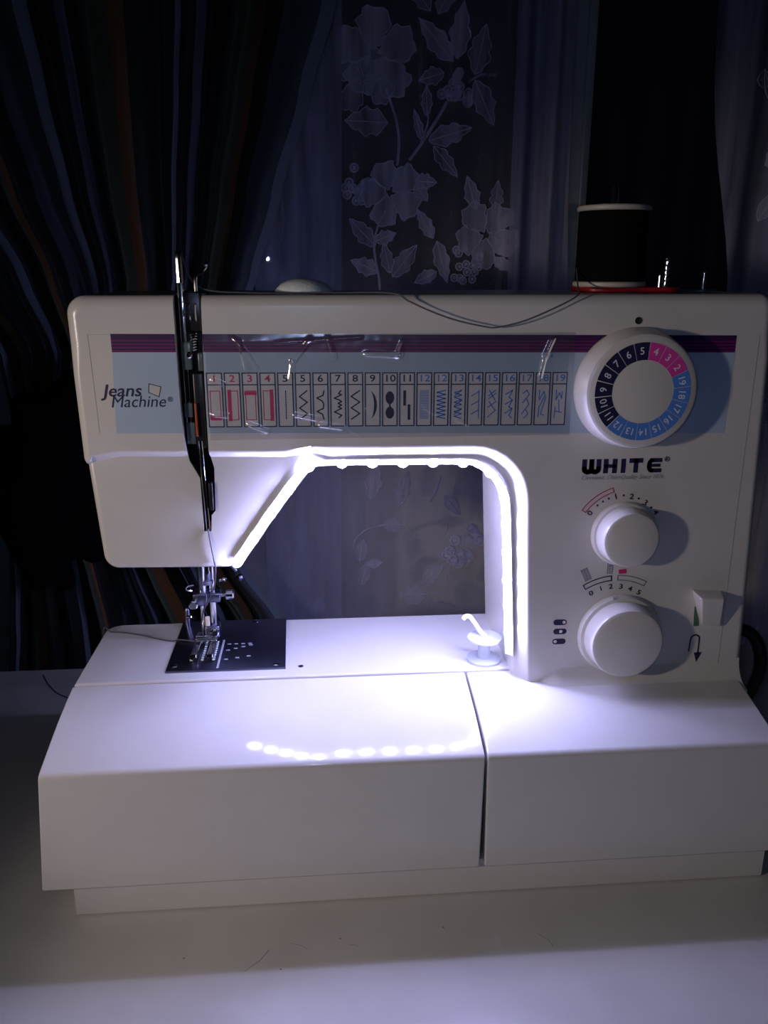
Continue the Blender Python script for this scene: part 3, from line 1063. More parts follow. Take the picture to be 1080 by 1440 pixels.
# ---------------- thread slot fittings
ctr = (-0.059, 0.25)
lin = [(ctr[0] + (a - ctr[0]) * 0.97, min(b, 0.3003)) for a, b in slot]
bm = bmesh.new()
f0 = [bm.verts.new((a, YP + 0.0045, b)) for a, b in lin]
f1 = [bm.verts.new((a, 0.4117, b)) for a, b in lin]
for i in range(len(lin)):
    if i == len(lin) - 1:
        continue
    bm.faces.new((f0[i], f0[i + 1], f1[i + 1], f1[i]))
bm.faces.new(f1)
P('slot_liner', bm, BLACK, smooth=False)
lever = P('take_up_lever', box(-0.0640, -0.0614, YP + 0.004, YP + 0.0055, 0.232, 0.318, bevel=0.0005), CHROME)
tube([(-0.0627, 0.395, 0.306), (-0.0627, 0.395, 0.3165), (-0.0625, 0.395, 0.3185), (-0.0622, 0.3955, 0.3196)], 0.0017, bm := bmesh.new(), 10)
mk('lever_eye', bm, CHROME, lever)
P('thread_guide', tube(smooth_path([(-0.0560, 0.398, 0.296), (-0.0560, 0.398, 0.3080), (-0.0535, 0.400, 0.3105), (-0.0515, 0.402, 0.3130)]), 0.0009), CHROME)
P('guide_knob', lathe([(0, -0.0016), (0.0012, -0.0011), (0.0017, 0), (0.0012, 0.0011), (0, 0.0016)], (-0.0512, 0.402, 0.3140), 'Z', 18), CHROME)
P('tension_plate', box(-0.0650, -0.0540, YP + 0.006, YP + 0.0075, 0.284, 0.302, bevel=0.0008), BLACK)
for k, xx in enumerate((-0.0618, -0.0592, -0.0566)):
    P('tension_disc', lathe([(0.0, -0.0006), (0.0050, -0.0005), (0.0056, 0.0), (0.0050, 0.0005), (0, 0.0006)], (xx, YP + 0.009, 0.2925), 'X', 28), CHROME)
P('check_spring', tube([(-0.0585 + 0.0016 * math.cos(k * 0.7), YP + 0.006 + 0.0012 * math.sin(k * 0.7), 0.2830 - k * 0.00014) for k in range(60)], 0.00028, seg=6), CHROME)
P('guide_block', box(-0.0642, -0.0592, YP + 0.003, YP + 0.009, 0.2665, 0.2795, bevel=0.0008), SMOKE)
P('guide_block', box(-0.0565, -0.0541, YP + 0.002, YP + 0.008, 0.2660, 0.2745, bevel=0.0006), SMOKE)
P('slot_screw', lathe([(0.0016, -0.0005), (0.0016, 0.0004), (0.0010, 0.0009), (0, 0.0010)], (-0.0605, YP + 0.0025, 0.2735), 'Y', 18), CHROME)
P('inner_rail', box(-0.0596, -0.0548, YP + 0.003, YP + 0.010, 0.2290, 0.2650, bevel=0.0006), BLACK)
P('guide_plate', box(-0.0644, -0.0604, YP + 0.003, YP + 0.006, 0.2440, 0.2510, bevel=0.0005), SMOKE)
P('guide_plate', box(-0.0640, -0.0598, YP + 0.003, YP + 0.006, 0.2310, 0.2415, bevel=0.0005), SMOKE)
P('tension_indicator', box(-0.0594, -0.0584, YP + 0.0015, YP + 0.003, 0.2350, 0.2510, bevel=0.0002), ORANGE)
P('thread_tube', tube([(-0.0578, YP + 0.0035, 0.2325), (-0.0575, YP + 0.0035, 0.215), (-0.0572, YP + 0.0045, 0.200), (-0.0569, YP + 0.0045, 0.1870)], 0.0012, seg=14), CHROME)
P('tube_bracket', box(-0.0552, -0.0532, YP + 0.001, YP + 0.006, 0.1980, 0.2120, bevel=0.0005), BLACK)

# tension dial: shallow brushed dome in the top surface
td = P('tension_dial', lathe([(0.0146, -0.002), (0.0146, 0.0006), (0.0138, 0.0022), (0.0112, 0.0046), (0.0076, 0.0062), (0.0038, 0.0070), (0, 0.0072)], (-0.0066, 0.420, 0.3003), 'Z', 56), BRUSHED)
td['label'] = 'silver domed dial set in the machine top'
mk('dial_rim', lathe([(0.0172, -0.001), (0.0172, 0.0006), (0.0166, 0.0010), (0.0148, 0.0010), (0.0147, -0.001)], (-0.0066, 0.420, 0.3003), 'Z', 56), BLACK, td)
# spool pins and winder spindle on the top
P('spool_pin', lathe([(0.0016, -0.001), (0.0016, 0.051), (0.0008, 0.053), (0, 0.0532)], (0.1525, 0.435, 0.3004), 'Z', 16), CHROME)
bm = bmesh.new()
lathe([(0.0018, -0.001), (0.0018, 0.0010), (0.0010, 0.0016), (0.0010, 0.0165), (0, 0.0172)], (0.1790, 0.425, 0.3004), 'Z', 16, bm)
tube([(0.1790 + 0.0012 * math.cos(k * 0.6), 0.425 + 0.0012 * math.sin(k * 0.6), 0.3020 + k * 0.00024) for k in range(62)], 0.0005, bm, seg=6)
P('winder_spindle', bm, CHROME)
bm = lathe([(0.0022, -0.001), (0.0022, 0.0008), (0.0008, 0.0014), (0.0008, 0.0095), (0.0012, 0.0100), (0, 0.0112)], (0.2040, 0.435, 0.3004), 'Z', 16)
P('winder_stop', bm, CHROME)
P('winder_base', lathe([(0.0075, -0.001), (0.0075, 0.0005), (0.0068, 0.0010), (0, 0.0011)], (0.2040, 0.437, 0.3004), 'Z', 32), SMOKE)
P('guide_pin', lathe([(0.0012, -0.001), (0.0012, 0.0082), (0, 0.0092)], (0.1722, 0.416, 0.3004), 'Z', 14), CHROME)

# ---------------- needle plate
NX, NY = -0.0690, 0.4455
plate_poly = [(-0.0876, 0.4108), (-0.0222, 0.4108), (-0.0240, 0.4768), (-0.0878, 0.4768)]
plate = P('needle_plate', prism(plate_poly, 0.0996, 0.1012, 'Z', bevel1=0.0003, seg=2), STEEL)
plate['label'] = 'dark polished metal needle plate'
ENG = mat('engraved_mark', (0.72, 0.74, 0.82), 0.35, metal=0.5, noise_amt=0.05)
for row, (yy, n0) in enumerate(((0.4345, 0), (0.4425, 0), (0.4230, 0))):
    for k in range((4, 4, 3)[row]):
        x = -0.0560 + k * ((0.0042, 0.0040, 0.0062)[row])
        y = yy + (k * 0.0020 if row == 0 else k * (0.0016 if row == 2 else 0))
        bm = box(x - 0.0011, x + 0.0011, y - 0.0006, y + 0.0006, 0.1011, 0.10125)
        mk('seam_guide_mark', bm, ENG, plate, smooth=False)
for (x, y) in ((-0.0838, 0.4170), (-0.0275, 0.4150), (-0.0430, 0.4740)):
    b = lathe([(0.0020, -0.0002), (0.0020, 0.0002), (0.0014, 0.0005), (0, 0.0005)], (x, y, 0.1011), 'Z', 18)
    mk('plate_screw', b, CHROME, plate)
for dx in (-0.0062, 0.0, 0.0062):
    bm = box(NX + dx - 0.0010, NX + dx + 0.0010, 0.4205, 0.4480, 0.1008, 0.10135)
    mk('feed_slot', bm, DARK, plate, smooth=False)
    bm = bmesh.new()
    for k in range(9):
        yy = 0.4220 + k * 0.0028
        prism([(yy, 0.1012), (yy + 0.0022, 0.1012), (yy + 0.0005, 0.1022)], NX + dx - 0.0007, NX + dx + 0.0007, 'X', bm)
    mk('feed_dog', bm, BRUSHED, plate, smooth=False)
mk('slide_groove', box(-0.0602, -0.0590, 0.4125, 0.4480, 0.1011, 0.10135), ENG, plate, smooth=False)

# ---------------- needle bar, presser bar, foot
P('needle_bar', lathe([(0.0024, 0.0), (0.0024, 0.048)], (-0.0700, 0.4455, 0.126), 'Z', 20), CHROME)
clamp = P('needle_clamp', box(-0.0752, -0.0668, 0.4405, 0.4505, 0.1262, 0.1338, bevel=0.001), STEEL)
mk('clamp_screw', lathe([(0.0009, 0), (0.0009, 0.003), (0.0026, 0.0032), (0.0026, 0.0070), (0.0020, 0.0075), (0, 0.0075)], (-0.0738, 0.4405, 0.1300), 'Y', 18), CHROME, clamp)
mk('thread_hook', tube(smooth_path([(-0.0752, 0.441, 0.1360), (-0.0775, 0.439, 0.1372), (-0.0770, 0.437, 0.1400), (-0.0735, 0.438, 0.1405)]), 0.0005, seg=8), CHROME, clamp)
P('needle', lathe([(0.0010, 0.0265), (0.0010, 0.0140), (0.0006, 0.0120), (0.0005, 0.0030), (0.0, 0.0)], (-0.0708, 0.4455, 0.1000), 'Z', 14), CHROME)
P('needle_threader', box(-0.0694, -0.0668, 0.4440, 0.4460, 0.1035, 0.1180, bevel=0.0005), CREAM)
P('presser_bar', lathe([(0.0019, 0.0), (0.0019, 0.066)], (-0.0648, 0.4480, 0.108), 'Z', 20), CHROME)
pc = P('presser_clamp', box(-0.0672, -0.0598, 0.4440, 0.4520, 0.1268, 0.1325, bevel=0.001), STEEL)
mk('thumb_screw', lathe([(0.0010, 0), (0.0010, 0.0028), (0.0030, 0.0032), (0.0030, 0.0070), (0.0024, 0.0076), (0, 0.0076)], (-0.0600, 0.4480, 0.1300), 'X', 20), CHROME, pc)
P('bar_guide', lathe([(0.0040, 0), (0.0042, 0.002), (0.0032, 0.0030), (0.0030, 0.0065)], (-0.0676, 0.4470, 0.1380), 'Z', 22), STEEL)
P('lifter_lever', tube(smooth_path([(-0.0630, 0.462, 0.1480), (-0.0560, 0.466, 0.1420), (-0.0530, 0.468, 0.1375)]), 0.0014, seg=10), CHROME)
P('lifter_knob', lathe([(0, -0.0022), (0.0018, -0.0014), (0.0024, 0.0), (0.0018, 0.0014), (0, 0.0022)], (-0.0505, 0.468, 0.1330), 'Z', 18), STEEL)
P('spring_guide', tube(smooth_path([(-0.0600, 0.447, 0.1395), (-0.0580, 0.446, 0.1405), (-0.0562, 0.446, 0.1400)]), 0.0010, seg=8), CHROME)
foot = P('presser_foot', box(-0.0700, -0.0612, 0.4430, 0.4520, 0.1050, 0.1125, bevel=0.0012), STEEL)
mk('ankle_screw', lathe([(0.0026, 0), (0.0026, 0.0024), (0.0019, 0.0030), (0, 0.0030)], (-0.0640, 0.4432, 0.1092), 'Y', 18), CHROME, foot)
for xx in (-0.0735, -0.0645):
    poly = [(0.4180, 0.1052), (0.4210, 0.1026), (0.4520, 0.1026), (0.4520, 0.1050), (0.4235, 0.1048), (0.4190, 0.1066)]
    mk('foot_toe', prism(poly, xx - 0.0019, xx + 0.0019, 'X', bevel0=0.0003, bevel1=0.0003, seg=1), CHROME, foot)
mk('foot_bridge', box(-0.0754, -0.0626, 0.4400, 0.4520, 0.1030, 0.1052, bevel=0.0005), CHROME, foot)
mk('foot_pivot', lathe([(0.0010, -0.006), (0.0010, 0.006)], (-0.0690, 0.4425, 0.1062), 'X', 12), CHROME, foot)
# rear thread cutter / lifter at the left of the plate
tc_ = P('buttonhole_lever', lathe([(0.0017, 0), (0.0017, 0.0105), (0.0010, 0.0120), (0, 0.0122)], (-0.0838, 0.4700, 0.1010), 'Z', 16), STEEL)
mk('lever_arm', tube(smooth_path([(-0.0838, 0.4690, 0.1080), (-0.0810, 0.4670, 0.1085), (-0.0780, 0.4665, 0.1075)]), 0.0010, seg=8), CHROME, tc_)

# ================================================================== LED STRIP
strip = thing('led_strip', (0.03, 0.386, 0.165), 'glowing white adhesive LED strip light following the arch under the arm', 'led strip')
path2 = [(-0.0418, 0.1672), (-0.0230, 0.1938), (-0.0085, 0.2130), (-0.0045, 0.2172), (0.0010, 0.2195), (0.0300, 0.2195), (0.0700, 0.2190), (0.0790, 0.2172), (0.0868, 0.2115), (0.0918, 0.2030), (0.0938, 0.1930), (0.0960, 0.1600), (0.0992, 0.1110)]
pp = smooth_path([(a, 0, b) for a, b in path2], 10)


def arch_frame(i):
    a = pp[max(0, i - 1)]
    b = pp[min(len(pp) - 1, i + 1)]
    t = (b - a).normalized()
    inw = Vector((t.z, 0, -t.x))      # to the inside of the arch (right-hand side of travel)
    k = 0.0 if pp[i].x > 0.002 else min(1.0, (0.002 - pp[i].x) / 0.008)
    nrm = (inw * (0.72 - 0.42 * k) + Vector((0, -0.69 - 0.26 * k, 0))).normalized()
    side = t.cross(nrm).normalized()
    return t, nrm, side


def strip_centre(p, t):
    k = 0.0 if p.x > 0.002 else min(1.0, (0.002 - p.x) / 0.008)   # on the slanted head edge the strip sits further forward
    return Vector((p.x, YP + 0.0068 - 0.0048 * k, p.z)) + Vector((-t.z, 0, t.x)) * (0.0005 + 0.0027 * k)


bm = bmesh.new()
prev = None
for i, p in enumerate(pp):
    t, nrm, side = arch_frame(i)
    c = strip_centre(p, t)
    ring = [bm.verts.new(c + side * s * 0.0027 + nrm * h) for s, h in ((-1, 0), (1, 0), (1, 0.0005), (-1, 0.0005))]
    if prev:
        for k in range(4):
            bm.faces.new((prev[k], prev[(k + 1) % 4], ring[(k + 1) % 4], ring[k]))
    else:
        bm.faces.new(ring)
    prev = ring
bm.faces.new(prev)
mk('strip_ribbon', bm, RIBBON, strip)
# LEDs at a steady pitch
acc, pitch, nextd = 0.0, 0.0152, 0.002
led_me = None
for i in range(1, len(pp)):
    d = (pp[i] - pp[i - 1]).length
    while acc + d >= nextd:
        f = (nextd - acc) / d
        p = pp[i - 1].lerp(pp[i], f)
        t, nrm, side = arch_frame(i)
        c = strip_centre(p, t) + nrm * 0.0005
        bm = bmesh.new()
        r = bmesh.ops.create_uvsphere(bm, u_segments=12, v_segments=8, radius=1.0)
        for v in r['verts']:
            k = v.co.copy()
            v.co = c + t * (k.x * 0.0029) + side * (k.y * 0.0023) + nrm * (max(-0.1, k.z) * 0.0029)
        mk('led', bm, LED, strip, angle=180)
        nextd += pitch
    acc += d

# ================================================================== THINGS ON AND AROUND THE MACHINE
spool = thing('thread_spool', (0.1525, 0.435, 0.3008), 'large spool of black thread with pale rims standing on the machine top', 'spool')
SX, SY = 0.1525, 0.435
mk('thread_winding', lathe([(0.0172, 0.0045), (0.0176, 0.006), (0.0176, 0.0385), (0.0172, 0.0395)], (SX, SY, 0.3008), 'Z', 48), THREADBLACK, spool)
for h in (0.0022, 0.0392):
    b = lathe([(0.0022, h), (0.0180, h), (0.0186, h + 0.0006), (0.0186, h + 0.0020), (0.0180, h + 0.0026), (0.0022, h + 0.0026)], (SX, SY, 0.3008), 'Z', 48)
    mk('spool_rim', b, RIMWHITE, spool)
mk('spool_label', lathe([(0.0022, 0.0419), (0.0150, 0.0419), (0.0150, 0.0422), (0.0022, 0.0422)], (SX, SY, 0.3008), 'Z', 40), BLACK, spool)

pad = thing('spool_tray', (0.160, 0.432, 0.3005), 'flat red tray lying under the black thread spool', 'tray')
poly = round_poly([(0.1345, 0.4150, 0.010), (0.1850, 0.4120, 0.010), (0.1850, 0.4500, 0.012), (0.1345, 0.4530, 0.012)], 7)
mk('tray_body', prism(poly, 0.3006, 0.3030, 'Z', bevel0=0.0004, bevel1=0.0008, seg=3), REDFELT, pad)

thr = smooth_path([(0.1345, 0.4340, 0.3120), (0.1290, 0.412, 0.3030), (0.1229, 0.3902, 0.3008), (0.1150, 0.3862, 0.2966), (0.0972, 0.3855, 0.2891), (0.0838, 0.3855, 0.2859), (0.0770, 0.3855, 0.2863), (0.0635, 0.3857, 0.2893), (0.0518, 0.3860, 0.2934), (0.0419, 0.3866, 0.2978),
                   (0.0345, 0.3905, 0.3012), (0.010, 0.4010, 0.3012), (-0.030, 0.4010, 0.3012), (-0.0550, 0.4000, 0.3040), (-0.0615, 0.3955, 0.3190)], 10)
tag(mk('upper_thread', tube(thr, 0.00038, seg=6), THREADGREY), 'dark thread sagging in a loop across the top front of the machine', 'thread')
thr2 = smooth_path([(-0.0569, 0.3928, 0.1880), (-0.0563, 0.3922, 0.1835), (-0.0556, 0.3920, 0.1780), (-0.0549, 0.3922, 0.1715), (-0.0547, 0.3945, 0.1660), (-0.0600, 0.4200, 0.1450), (-0.0705, 0.4432, 0.1200), (-0.0708, 0.4440, 0.1040)], 10)
tag(mk('needle_thread', tube(thr2, 0.00042, seg=6), THREADGREY), 'short dark thread running down the face cover to the needle', 'thread')
thr3 = smooth_path([(-0.0712, 0.4430, 0.1026), (-0.0782, 0.4463, 0.1022), (-0.0860, 0.4490, 0.1020), (-0.0900, 0.4505, 0.1006), (-0.0958, 0.4525, 0.1005), (-0.1080, 0.4590, 0.1005), (-0.1190, 0.4640, 0.1005), (-0.1290, 0.4662, 0.1005), (-0.1346, 0.4680, 0.0990),
                   (-0.1400, 0.4900, 0.040), (-0.1650, 0.540, 0.0012), (-0.1938, 0.568, 0.0006), (-0.2055, 0.5776, 0.0006), (-0.2162, 0.5919, 0.0006), (-0.2251, 0.6080, 0.0006)], 10)
tag(mk('trailing_thread', tube(thr3, 0.00038, seg=6), THREADGREY), 'loose dark thread tail lying left across the bed and down onto the table', 'thread')

# small translucent bobbin by the column with a curled white tab
bob = thing('plastic_bobbin', (0.0890, 0.4130, 0.1003), 'small translucent white plastic bobbin on the bed at the column foot', 'bobbin')
BX, BY = 0.0890, 0.4130
b = lathe([(0.0030, 0.0), (0.0094, 0.0), (0.0096, 0.0005), (0.0096, 0.0014), (0.0035, 0.0016), (0.0033, 0.0128), (0.0096, 0.0130), (0.0096, 0.0140), (0.0030, 0.0143)], (BX, BY, 0.1003), 'Z', 36)
mk('bobbin_body', b, CLEARPL, bob)
bm = bmesh.new()
tp = smooth_path([(0.0895, 0.413, 0.1146), (0.0870, 0.416, 0.1165), (0.0845, 0.419, 0.1200), (0.0818, 0.420, 0.1236), (0.0796, 0.420, 0.1242), (0.0778, 0.420, 0.1225)], 6)
tube(tp, 0.0013, bm, seg=8)
mk('curled_tab', bm, mat('white_tab', (0.8, 0.8, 0.82), 0.4, noise_amt=0.03), bob)

cord = smooth_path([(0.2275, 0.452, 0.088), (0.2400, 0.450, 0.0965), (0.2554, 0.445, 0.0985), (0.2645, 0.442, 0.0935), (0.2690, 0.440, 0.0790), (0.2672, 0.440, 0.0640), (0.2600, 0.441, 0.0480), (0.2480, 0.448, 0.0250), (0.2500, 0.470, 0.0075), (0.2700, 0.520, 0.0044), (0.3200, 0.580, 0.0044)], 8)
tag(mk('power_cord', tube(cord, 0.0038, seg=12), CORD), 'thick black power cord looping out of the right side of the machine', 'cord')

# ================================================================== CURTAINS
# tied-back striped drape: everything is computed from its own fabric coordinates (u across, z down)
drape = thing('tied_drape', (-0.16, 0.66, -0.74), 'dark striped taffeta drape gathered and tied back beside the window', 'curtain')
right_edge = [(0.95, 0.170), (0.70, 0.095), (0.494, 0.0206), (0.43, -0.0001), (0.3666, -0.0229), (0.3051, -0.0441), (0.25, -0.075), (0.205, -0.125), (0.175, -0.150), (0.145, -0.145), (0.115, -0.105), (0.0731, -0.0661), (0.0194, -0.0338), (-0.03, -0.012), (-0.15, 0.01), (-0.45, 0.03), (-0.72, 0.03)]
left_edge = [(0.95, -0.62), (0.70, -0.50), (0.494, -0.40), (0.43, -0.365), (0.3666, -0.325), (0.3051, -0.280), (0.25, -0.243), (0.205, -0.236), (0.175, -0.236), (0.145, -0.240), (0.115, -0.248), (0.0731, -0.256), (0.0194, -0.264), (-0.03, -0.272), (-0.15, -0.28), (-0.45, -0.29), (-0.72, -0.29)]


def interp(tab, z):
    if z >= tab[0][0]:
        return tab[0][1]
    for (z0, x0), (z1, x1) in zip(tab, tab[1:]):
        if z1 <= z <= z0:
            t = (z0 - z) / (z0 - z1)
            t = t * t * (3 - 2 * t) * 0.5 + t * 0.5
            return x0 + (x1 - x0) * t
    return tab[-1][1]


bm = bmesh.new()
uvl = bm.loops.layers.uv.new('UVMap')
NU, NV = 260, 150
rows = []
for j in range(NV + 1):
    z = 0.95 - (0.95 + 0.72) * j / NV
    xl, xr = interp(left_edge, z), interp(right_edge, z)
    wdt = xr - xl
    row = []
    for i in range(NU + 1):
        u = i / NU
        uu = u + 0.012 * math.sin(u * 37 + 1.3) + 0.02 * math.sin(u * 11 + 0.4) * (1 - u) * u * 4
        amp = 0.010 + 0.012 * math.exp(-((z - 0.16) / 0.09) ** 2)
        ph = 2 * math.pi * 8.5 * u + 0.8 * math.sin(u * 23) + 0.35 * math.sin(z * 9 + u * 6)
        yy = 0.656 - amp * (math.sin(ph) + 0.35 * math.sin(2.3 * ph + 1.0)) * min(1, (1 - u) * 14 + 0.12)
        x = xl + wdt * (uu - 0.012 * math.sin(1.3))
        row.append((bm.verts.new((x, yy, z)), u, j / NV))
    rows.append(row)
for j in range(NV):
    for i in range(NU):
        q = (rows[j][i], rows[j][i + 1], rows[j + 1][i + 1], rows[j + 1][i])
        f = bm.faces.new([a[0] for a in q])
        for lp, a in zip(f.loops, q):
            lp[uvl].uv = (a[1], a[2])
mk('drape_cloth', bm, DRAPE, drape, angle=180)
cloth_l = bmesh.new()  # added dark sheet, hides the pale wall left of the drape
lr = []
for j in range(31):
    z = 0.95 - 1.67 * j / 30
    lr.append([cloth_l.verts.new((-0.70 + 0.50 * i / 60, 0.722 + 0.006 * math.sin(i * 0.9 + 0.3 * math.sin(z * 5)), z)) for i in range(61)])
for j in range(30):
    for i in range(60):
        cloth_l.faces.new((lr[j][i], lr[j][i + 1], lr[j + 1][i + 1], lr[j + 1][i]))
mk('wall_cover_cloth', cloth_l, mat('slate_cover_cloth', (0.16, 0.20, 0.205), 0.8, noise_amt=0.15, noise_scale=60), drape, angle=180)
# black bow and band that hold it
bm = bmesh.new()
NB = 40
for k in range(NB + 1):
    a = math.pi * 2 * k / NB
    for h in (-0.018, 0.018):
        x = -0.195 + 0.062 * math.cos(a)
        bm.verts.new((x, 0.654 + 0.042 * math.sin(a), 0.165 + h - 0.15 * (x + 0.195)))
bm.verts.ensure_lookup_table()
for k in range(NB):
    bm.faces.new((bm.verts[2 * k], bm.verts[2 * k + 1], bm.verts[2 * k + 3], bm.verts[2 * k + 2]))
mk('tie_band', bm, BOW, drape, angle=180)


def blob_loop(cx, cy, cz, ax, az, thick, rot, wav):
    b = bmesh.new()
    r = bmesh.ops.create_uvsphere(b, u_segments=28, v_segments=16, radius=1.0)
    for v in r['verts']:
        x, y, z = v.co
        s = 1 + 0.12 * math.sin(5 * math.atan2(z, x) + wav) + 0.06 * math.sin(9 * x + wav)
        X, Z = x * ax * s, z * az * s
        cr, sr = math.cos(rot), math.sin(rot)
        v.co = Vector((cx + X * cr - Z * sr, cy + y * thick, cz + X * sr + Z * cr))
    return b


mk('bow_loop', blob_loop(-0.193, 0.616, 0.192, 0.050, 0.036, 0.014, 0.95, 0.3), BOW, drape, angle=180)
mk('bow_loop', blob_loop(-0.212, 0.614, 0.150, 0.040, 0.028, 0.014, 0.5, 1.6), BOW, drape, angle=180)
mk('bow_tail', blob_loop(-0.220, 0.616, 0.110, 0.042, 0.024, 0.010, 1.85, 2.6), BOW, drape, angle=180)
mk('bow_tail', blob_loop(-0.186, 0.618, 0.130, 0.042, 0.024, 0.010, 1.35, 0.9), BOW, drape, angle=180)

# sheer lace curtain, one wide panel and one at the right
def sheer_y(x, z):
    y = 0.700 + 0.0022 * math.sin(x * 42 + 0.6) + 0.0012 * math.sin(x * 95 + z * 2)
    if x > 0.140:
        t = min(1.0, (x - 0.140) / 0.03)
        y -= t * 0.010 * (1 + math.sin((x - 0.150) * 2 * math.pi / 0.024 - 1.2))
    return y


def cloth(name, xl, xr, z0, z1, yf, m, parent, nu=140, nv=60):
    b = bmesh.new()
    rr = []
    for j in range(nv + 1):
        z = z0 + (z1 - z0) * j / nv
        a, c = xl(z), xr(z)
        rr.append([b.verts.new((a + (c - a) * i / nu, yf(a + (c - a) * i / nu, z), z)) for i in range(nu + 1)])
    for j in range(nv):
        for i in range(nu):
            b.faces.new((rr[j][i], rr[j][i + 1], rr[j + 1][i + 1], rr[j + 1][i]))
    return mk(name, b, m, parent, angle=180)


lace = thing('lace_curtain', (0.03, 0.70, -0.60), 'sheer lace curtain with embroidered flowers hanging behind the machine', 'curtain')
cloth('net_panel', lambda z: -0.20, lambda z: 0.2075 + 0.002 * math.sin(z * 14) - 0.03 * max(0, z - 0.3) * 1.1, -0.60, 1.15, sheer_y, SHEER, lace, 200, 60)
cloth('side_hem', lambda z: -0.20 + 0.15, lambda z: 0.0154 + 0.0151 * z, -0.60, 1.15, lambda x, z: sheer_y(x, z) - 0.008, SHEER_HEM, lace, 80, 60)
cloth('pleat_layer', lambda z: 0.1555 + 0.01 * max(0.0, 0.35 - z), lambda z: 0.206 + 0.002 * math.sin(z * 14) - 0.033 * max(0, z - 0.3), -0.60, 1.15, lambda x, z: sheer_y(x, z) - 0.007, SHEER_HEM, lace, 90, 60)


def motif(name, polys, m, parent=None, yf=sheer_y, lift=0.0016, rib=False):
    """flat embroidered patches: each polygon is filled and laid on the net"""
    b = bmesh.new()
    for pts in polys:
        cx = sum(p[0] for p in pts) / len(pts)
        cz = sum(p[1] for p in pts) / len(pts)
        for (off) in (lift,):
            c = b.verts.new((cx, yf(cx, cz) - off, cz))
            vs_ = [b.verts.new((p[0], yf(p[0], p[1]) - off, p[1])) for p in pts]
            vb = [b.verts.new((p[0], yf(p[0], p[1]) - off + 0.0005, p[1])) for p in pts]
            for k in range(len(vs_)):
                k2 = (k + 1) % len(vs_)
                b.faces.new((c, vs_[k], vs_[k2]))
                b.faces.new((vs_[k], vb[k], vb[k2], vs_[k2]))
        loop_ = list(pts) + [pts[0]]
        cord_r = 0.00045 if m is LACE else 0.00032
        tube([(p[0], yf(p[0], p[1]) - lift - 0.0002, p[1]) for p in loop_], cord_r, b, seg=4, mi=1)
        if rib:
            r0, r1 = pts[0], pts[len(pts) // 2]
            tube([(r0[0] + (r1[0] - r0[0]) * q / 4, yf(r0[0] + (r1[0] - r0[0]) * q / 4, r0[1]) - lift - 0.0003, r0[1] + (r1[1] - r0[1]) * q / 4) for q in range(5)], cord_r, b, seg=4, mi=1)
    return mk(name, b, None, parent or lace, smooth=False, mats=[m, LACE_EDGE])


def petal(cx, cz, ang, ln, wd_, seed):
    rnd = random.Random(seed)
    pts = []
    n = 26
    for k in range(n):
        t = 2 * math.pi * k / n
        r = 1 + 0.10 * math.sin(7 * t + seed) + rnd.uniform(-0.05, 0.05)
        a = (0.5 + 0.5 * math.cos(t) * r) * ln
        bb = 0.5 * math.sin(t) * wd_ * r * (0.45 + 0.75 * (a / ln))
        pts.append((cx + a * math.cos(ang) - bb * math.sin(ang), cz + a * math.sin(ang) + bb * math.cos(ang)))
    return pts


def flower(cx, cz, r, n, a0, seed, m=None, skip=()):
    polys = [petal(cx + 0.12 * r * math.cos(a0 + 2 * math.pi * k / n), cz + 0.12 * r * math.sin(a0 + 2 * math.pi * k / n), a0 + 2 * math.pi * k / n, r * random.Random(seed + k).uniform(0.85, 1.05), r * 0.95, seed + k) for k in range(n) if k not in skip]
    for q in polys:
        motif('lace_petal', [q], m or LACE, lift=0.0016 + 0.0003 * (polys.index(q) % 3))


def leaf(cx, cz, ang, ln, wd_, m=None, seed=1):
    rnd = random.Random(seed)
    up_, dn = [], []
    n = 12
    for k in range(n + 1):
        t = k / n
        h = wd_ * 0.5 * math.sin(math.pi * t ** 0.8) * (1 + 0.18 * math.sin(t * 22 + seed) + rnd.uniform(-0.06, 0.06))
        a = t * ln
        up_.append((cx + a * math.cos(ang) - h * math.sin(ang), cz + a * math.sin(ang) + h * math.cos(ang)))
        dn.append((cx + a * math.cos(ang) + h * math.sin(ang), cz + a * math.sin(ang) - h * math.cos(ang)))
    motif('lace_leaf', [up_ + dn[::-1][1:-1]], m or LACE, rib=True)


def stem(pts, w, m=None):
    P_ = smooth_path([(a, 0, b) for a, b in pts], 6)
    b = bmesh.new()
    tube([(p.x, sheer_y(p.x, p.z) - 0.0018, p.z) for p in P_], w, b, seg=6)
    mk('lace_stem', b, m or LACE, lace)


def rings(cx, cz, n, spread, r, seed, m=None):
    rnd = random.Random(seed)
    for k in range(n):
        a = rnd.uniform(0, 6.28)
        d = spread * math.sqrt(rnd.random())
        x, z = cx + d * math.cos(a), cz + d * math.sin(a)
        b = bmesh.new()
        tube([(x + r * math.cos(t), sheer_y(x, z) - 0.0018, z + r * math.sin(t)) for t in [6.2832 * q / 14 for q in range(15)]], r * 0.28, b, seg=5)
        disc(b, x, z, r * 0.55, sheer_y(x, z) - 0.0016, sheer_y(x, z) - 0.0010, 10)
        mk('lace_berry', b, m or LACE, lace)


# upper left bloom
flower(0.0480, 0.4690, 0.030, 5, 0.35, 11)
flower(0.0380, 0.4520, 0.022, 4, 2.6, 21, LACE_DIM)
stem([(0.0565, 0.4450), (0.0640, 0.4250), (0.0668, 0.4080), (0.0655, 0.3900)], 0.0011)
leaf(0.0580, 0.4210, 3.1, 0.034, 0.020, LACE_DIM, 3)
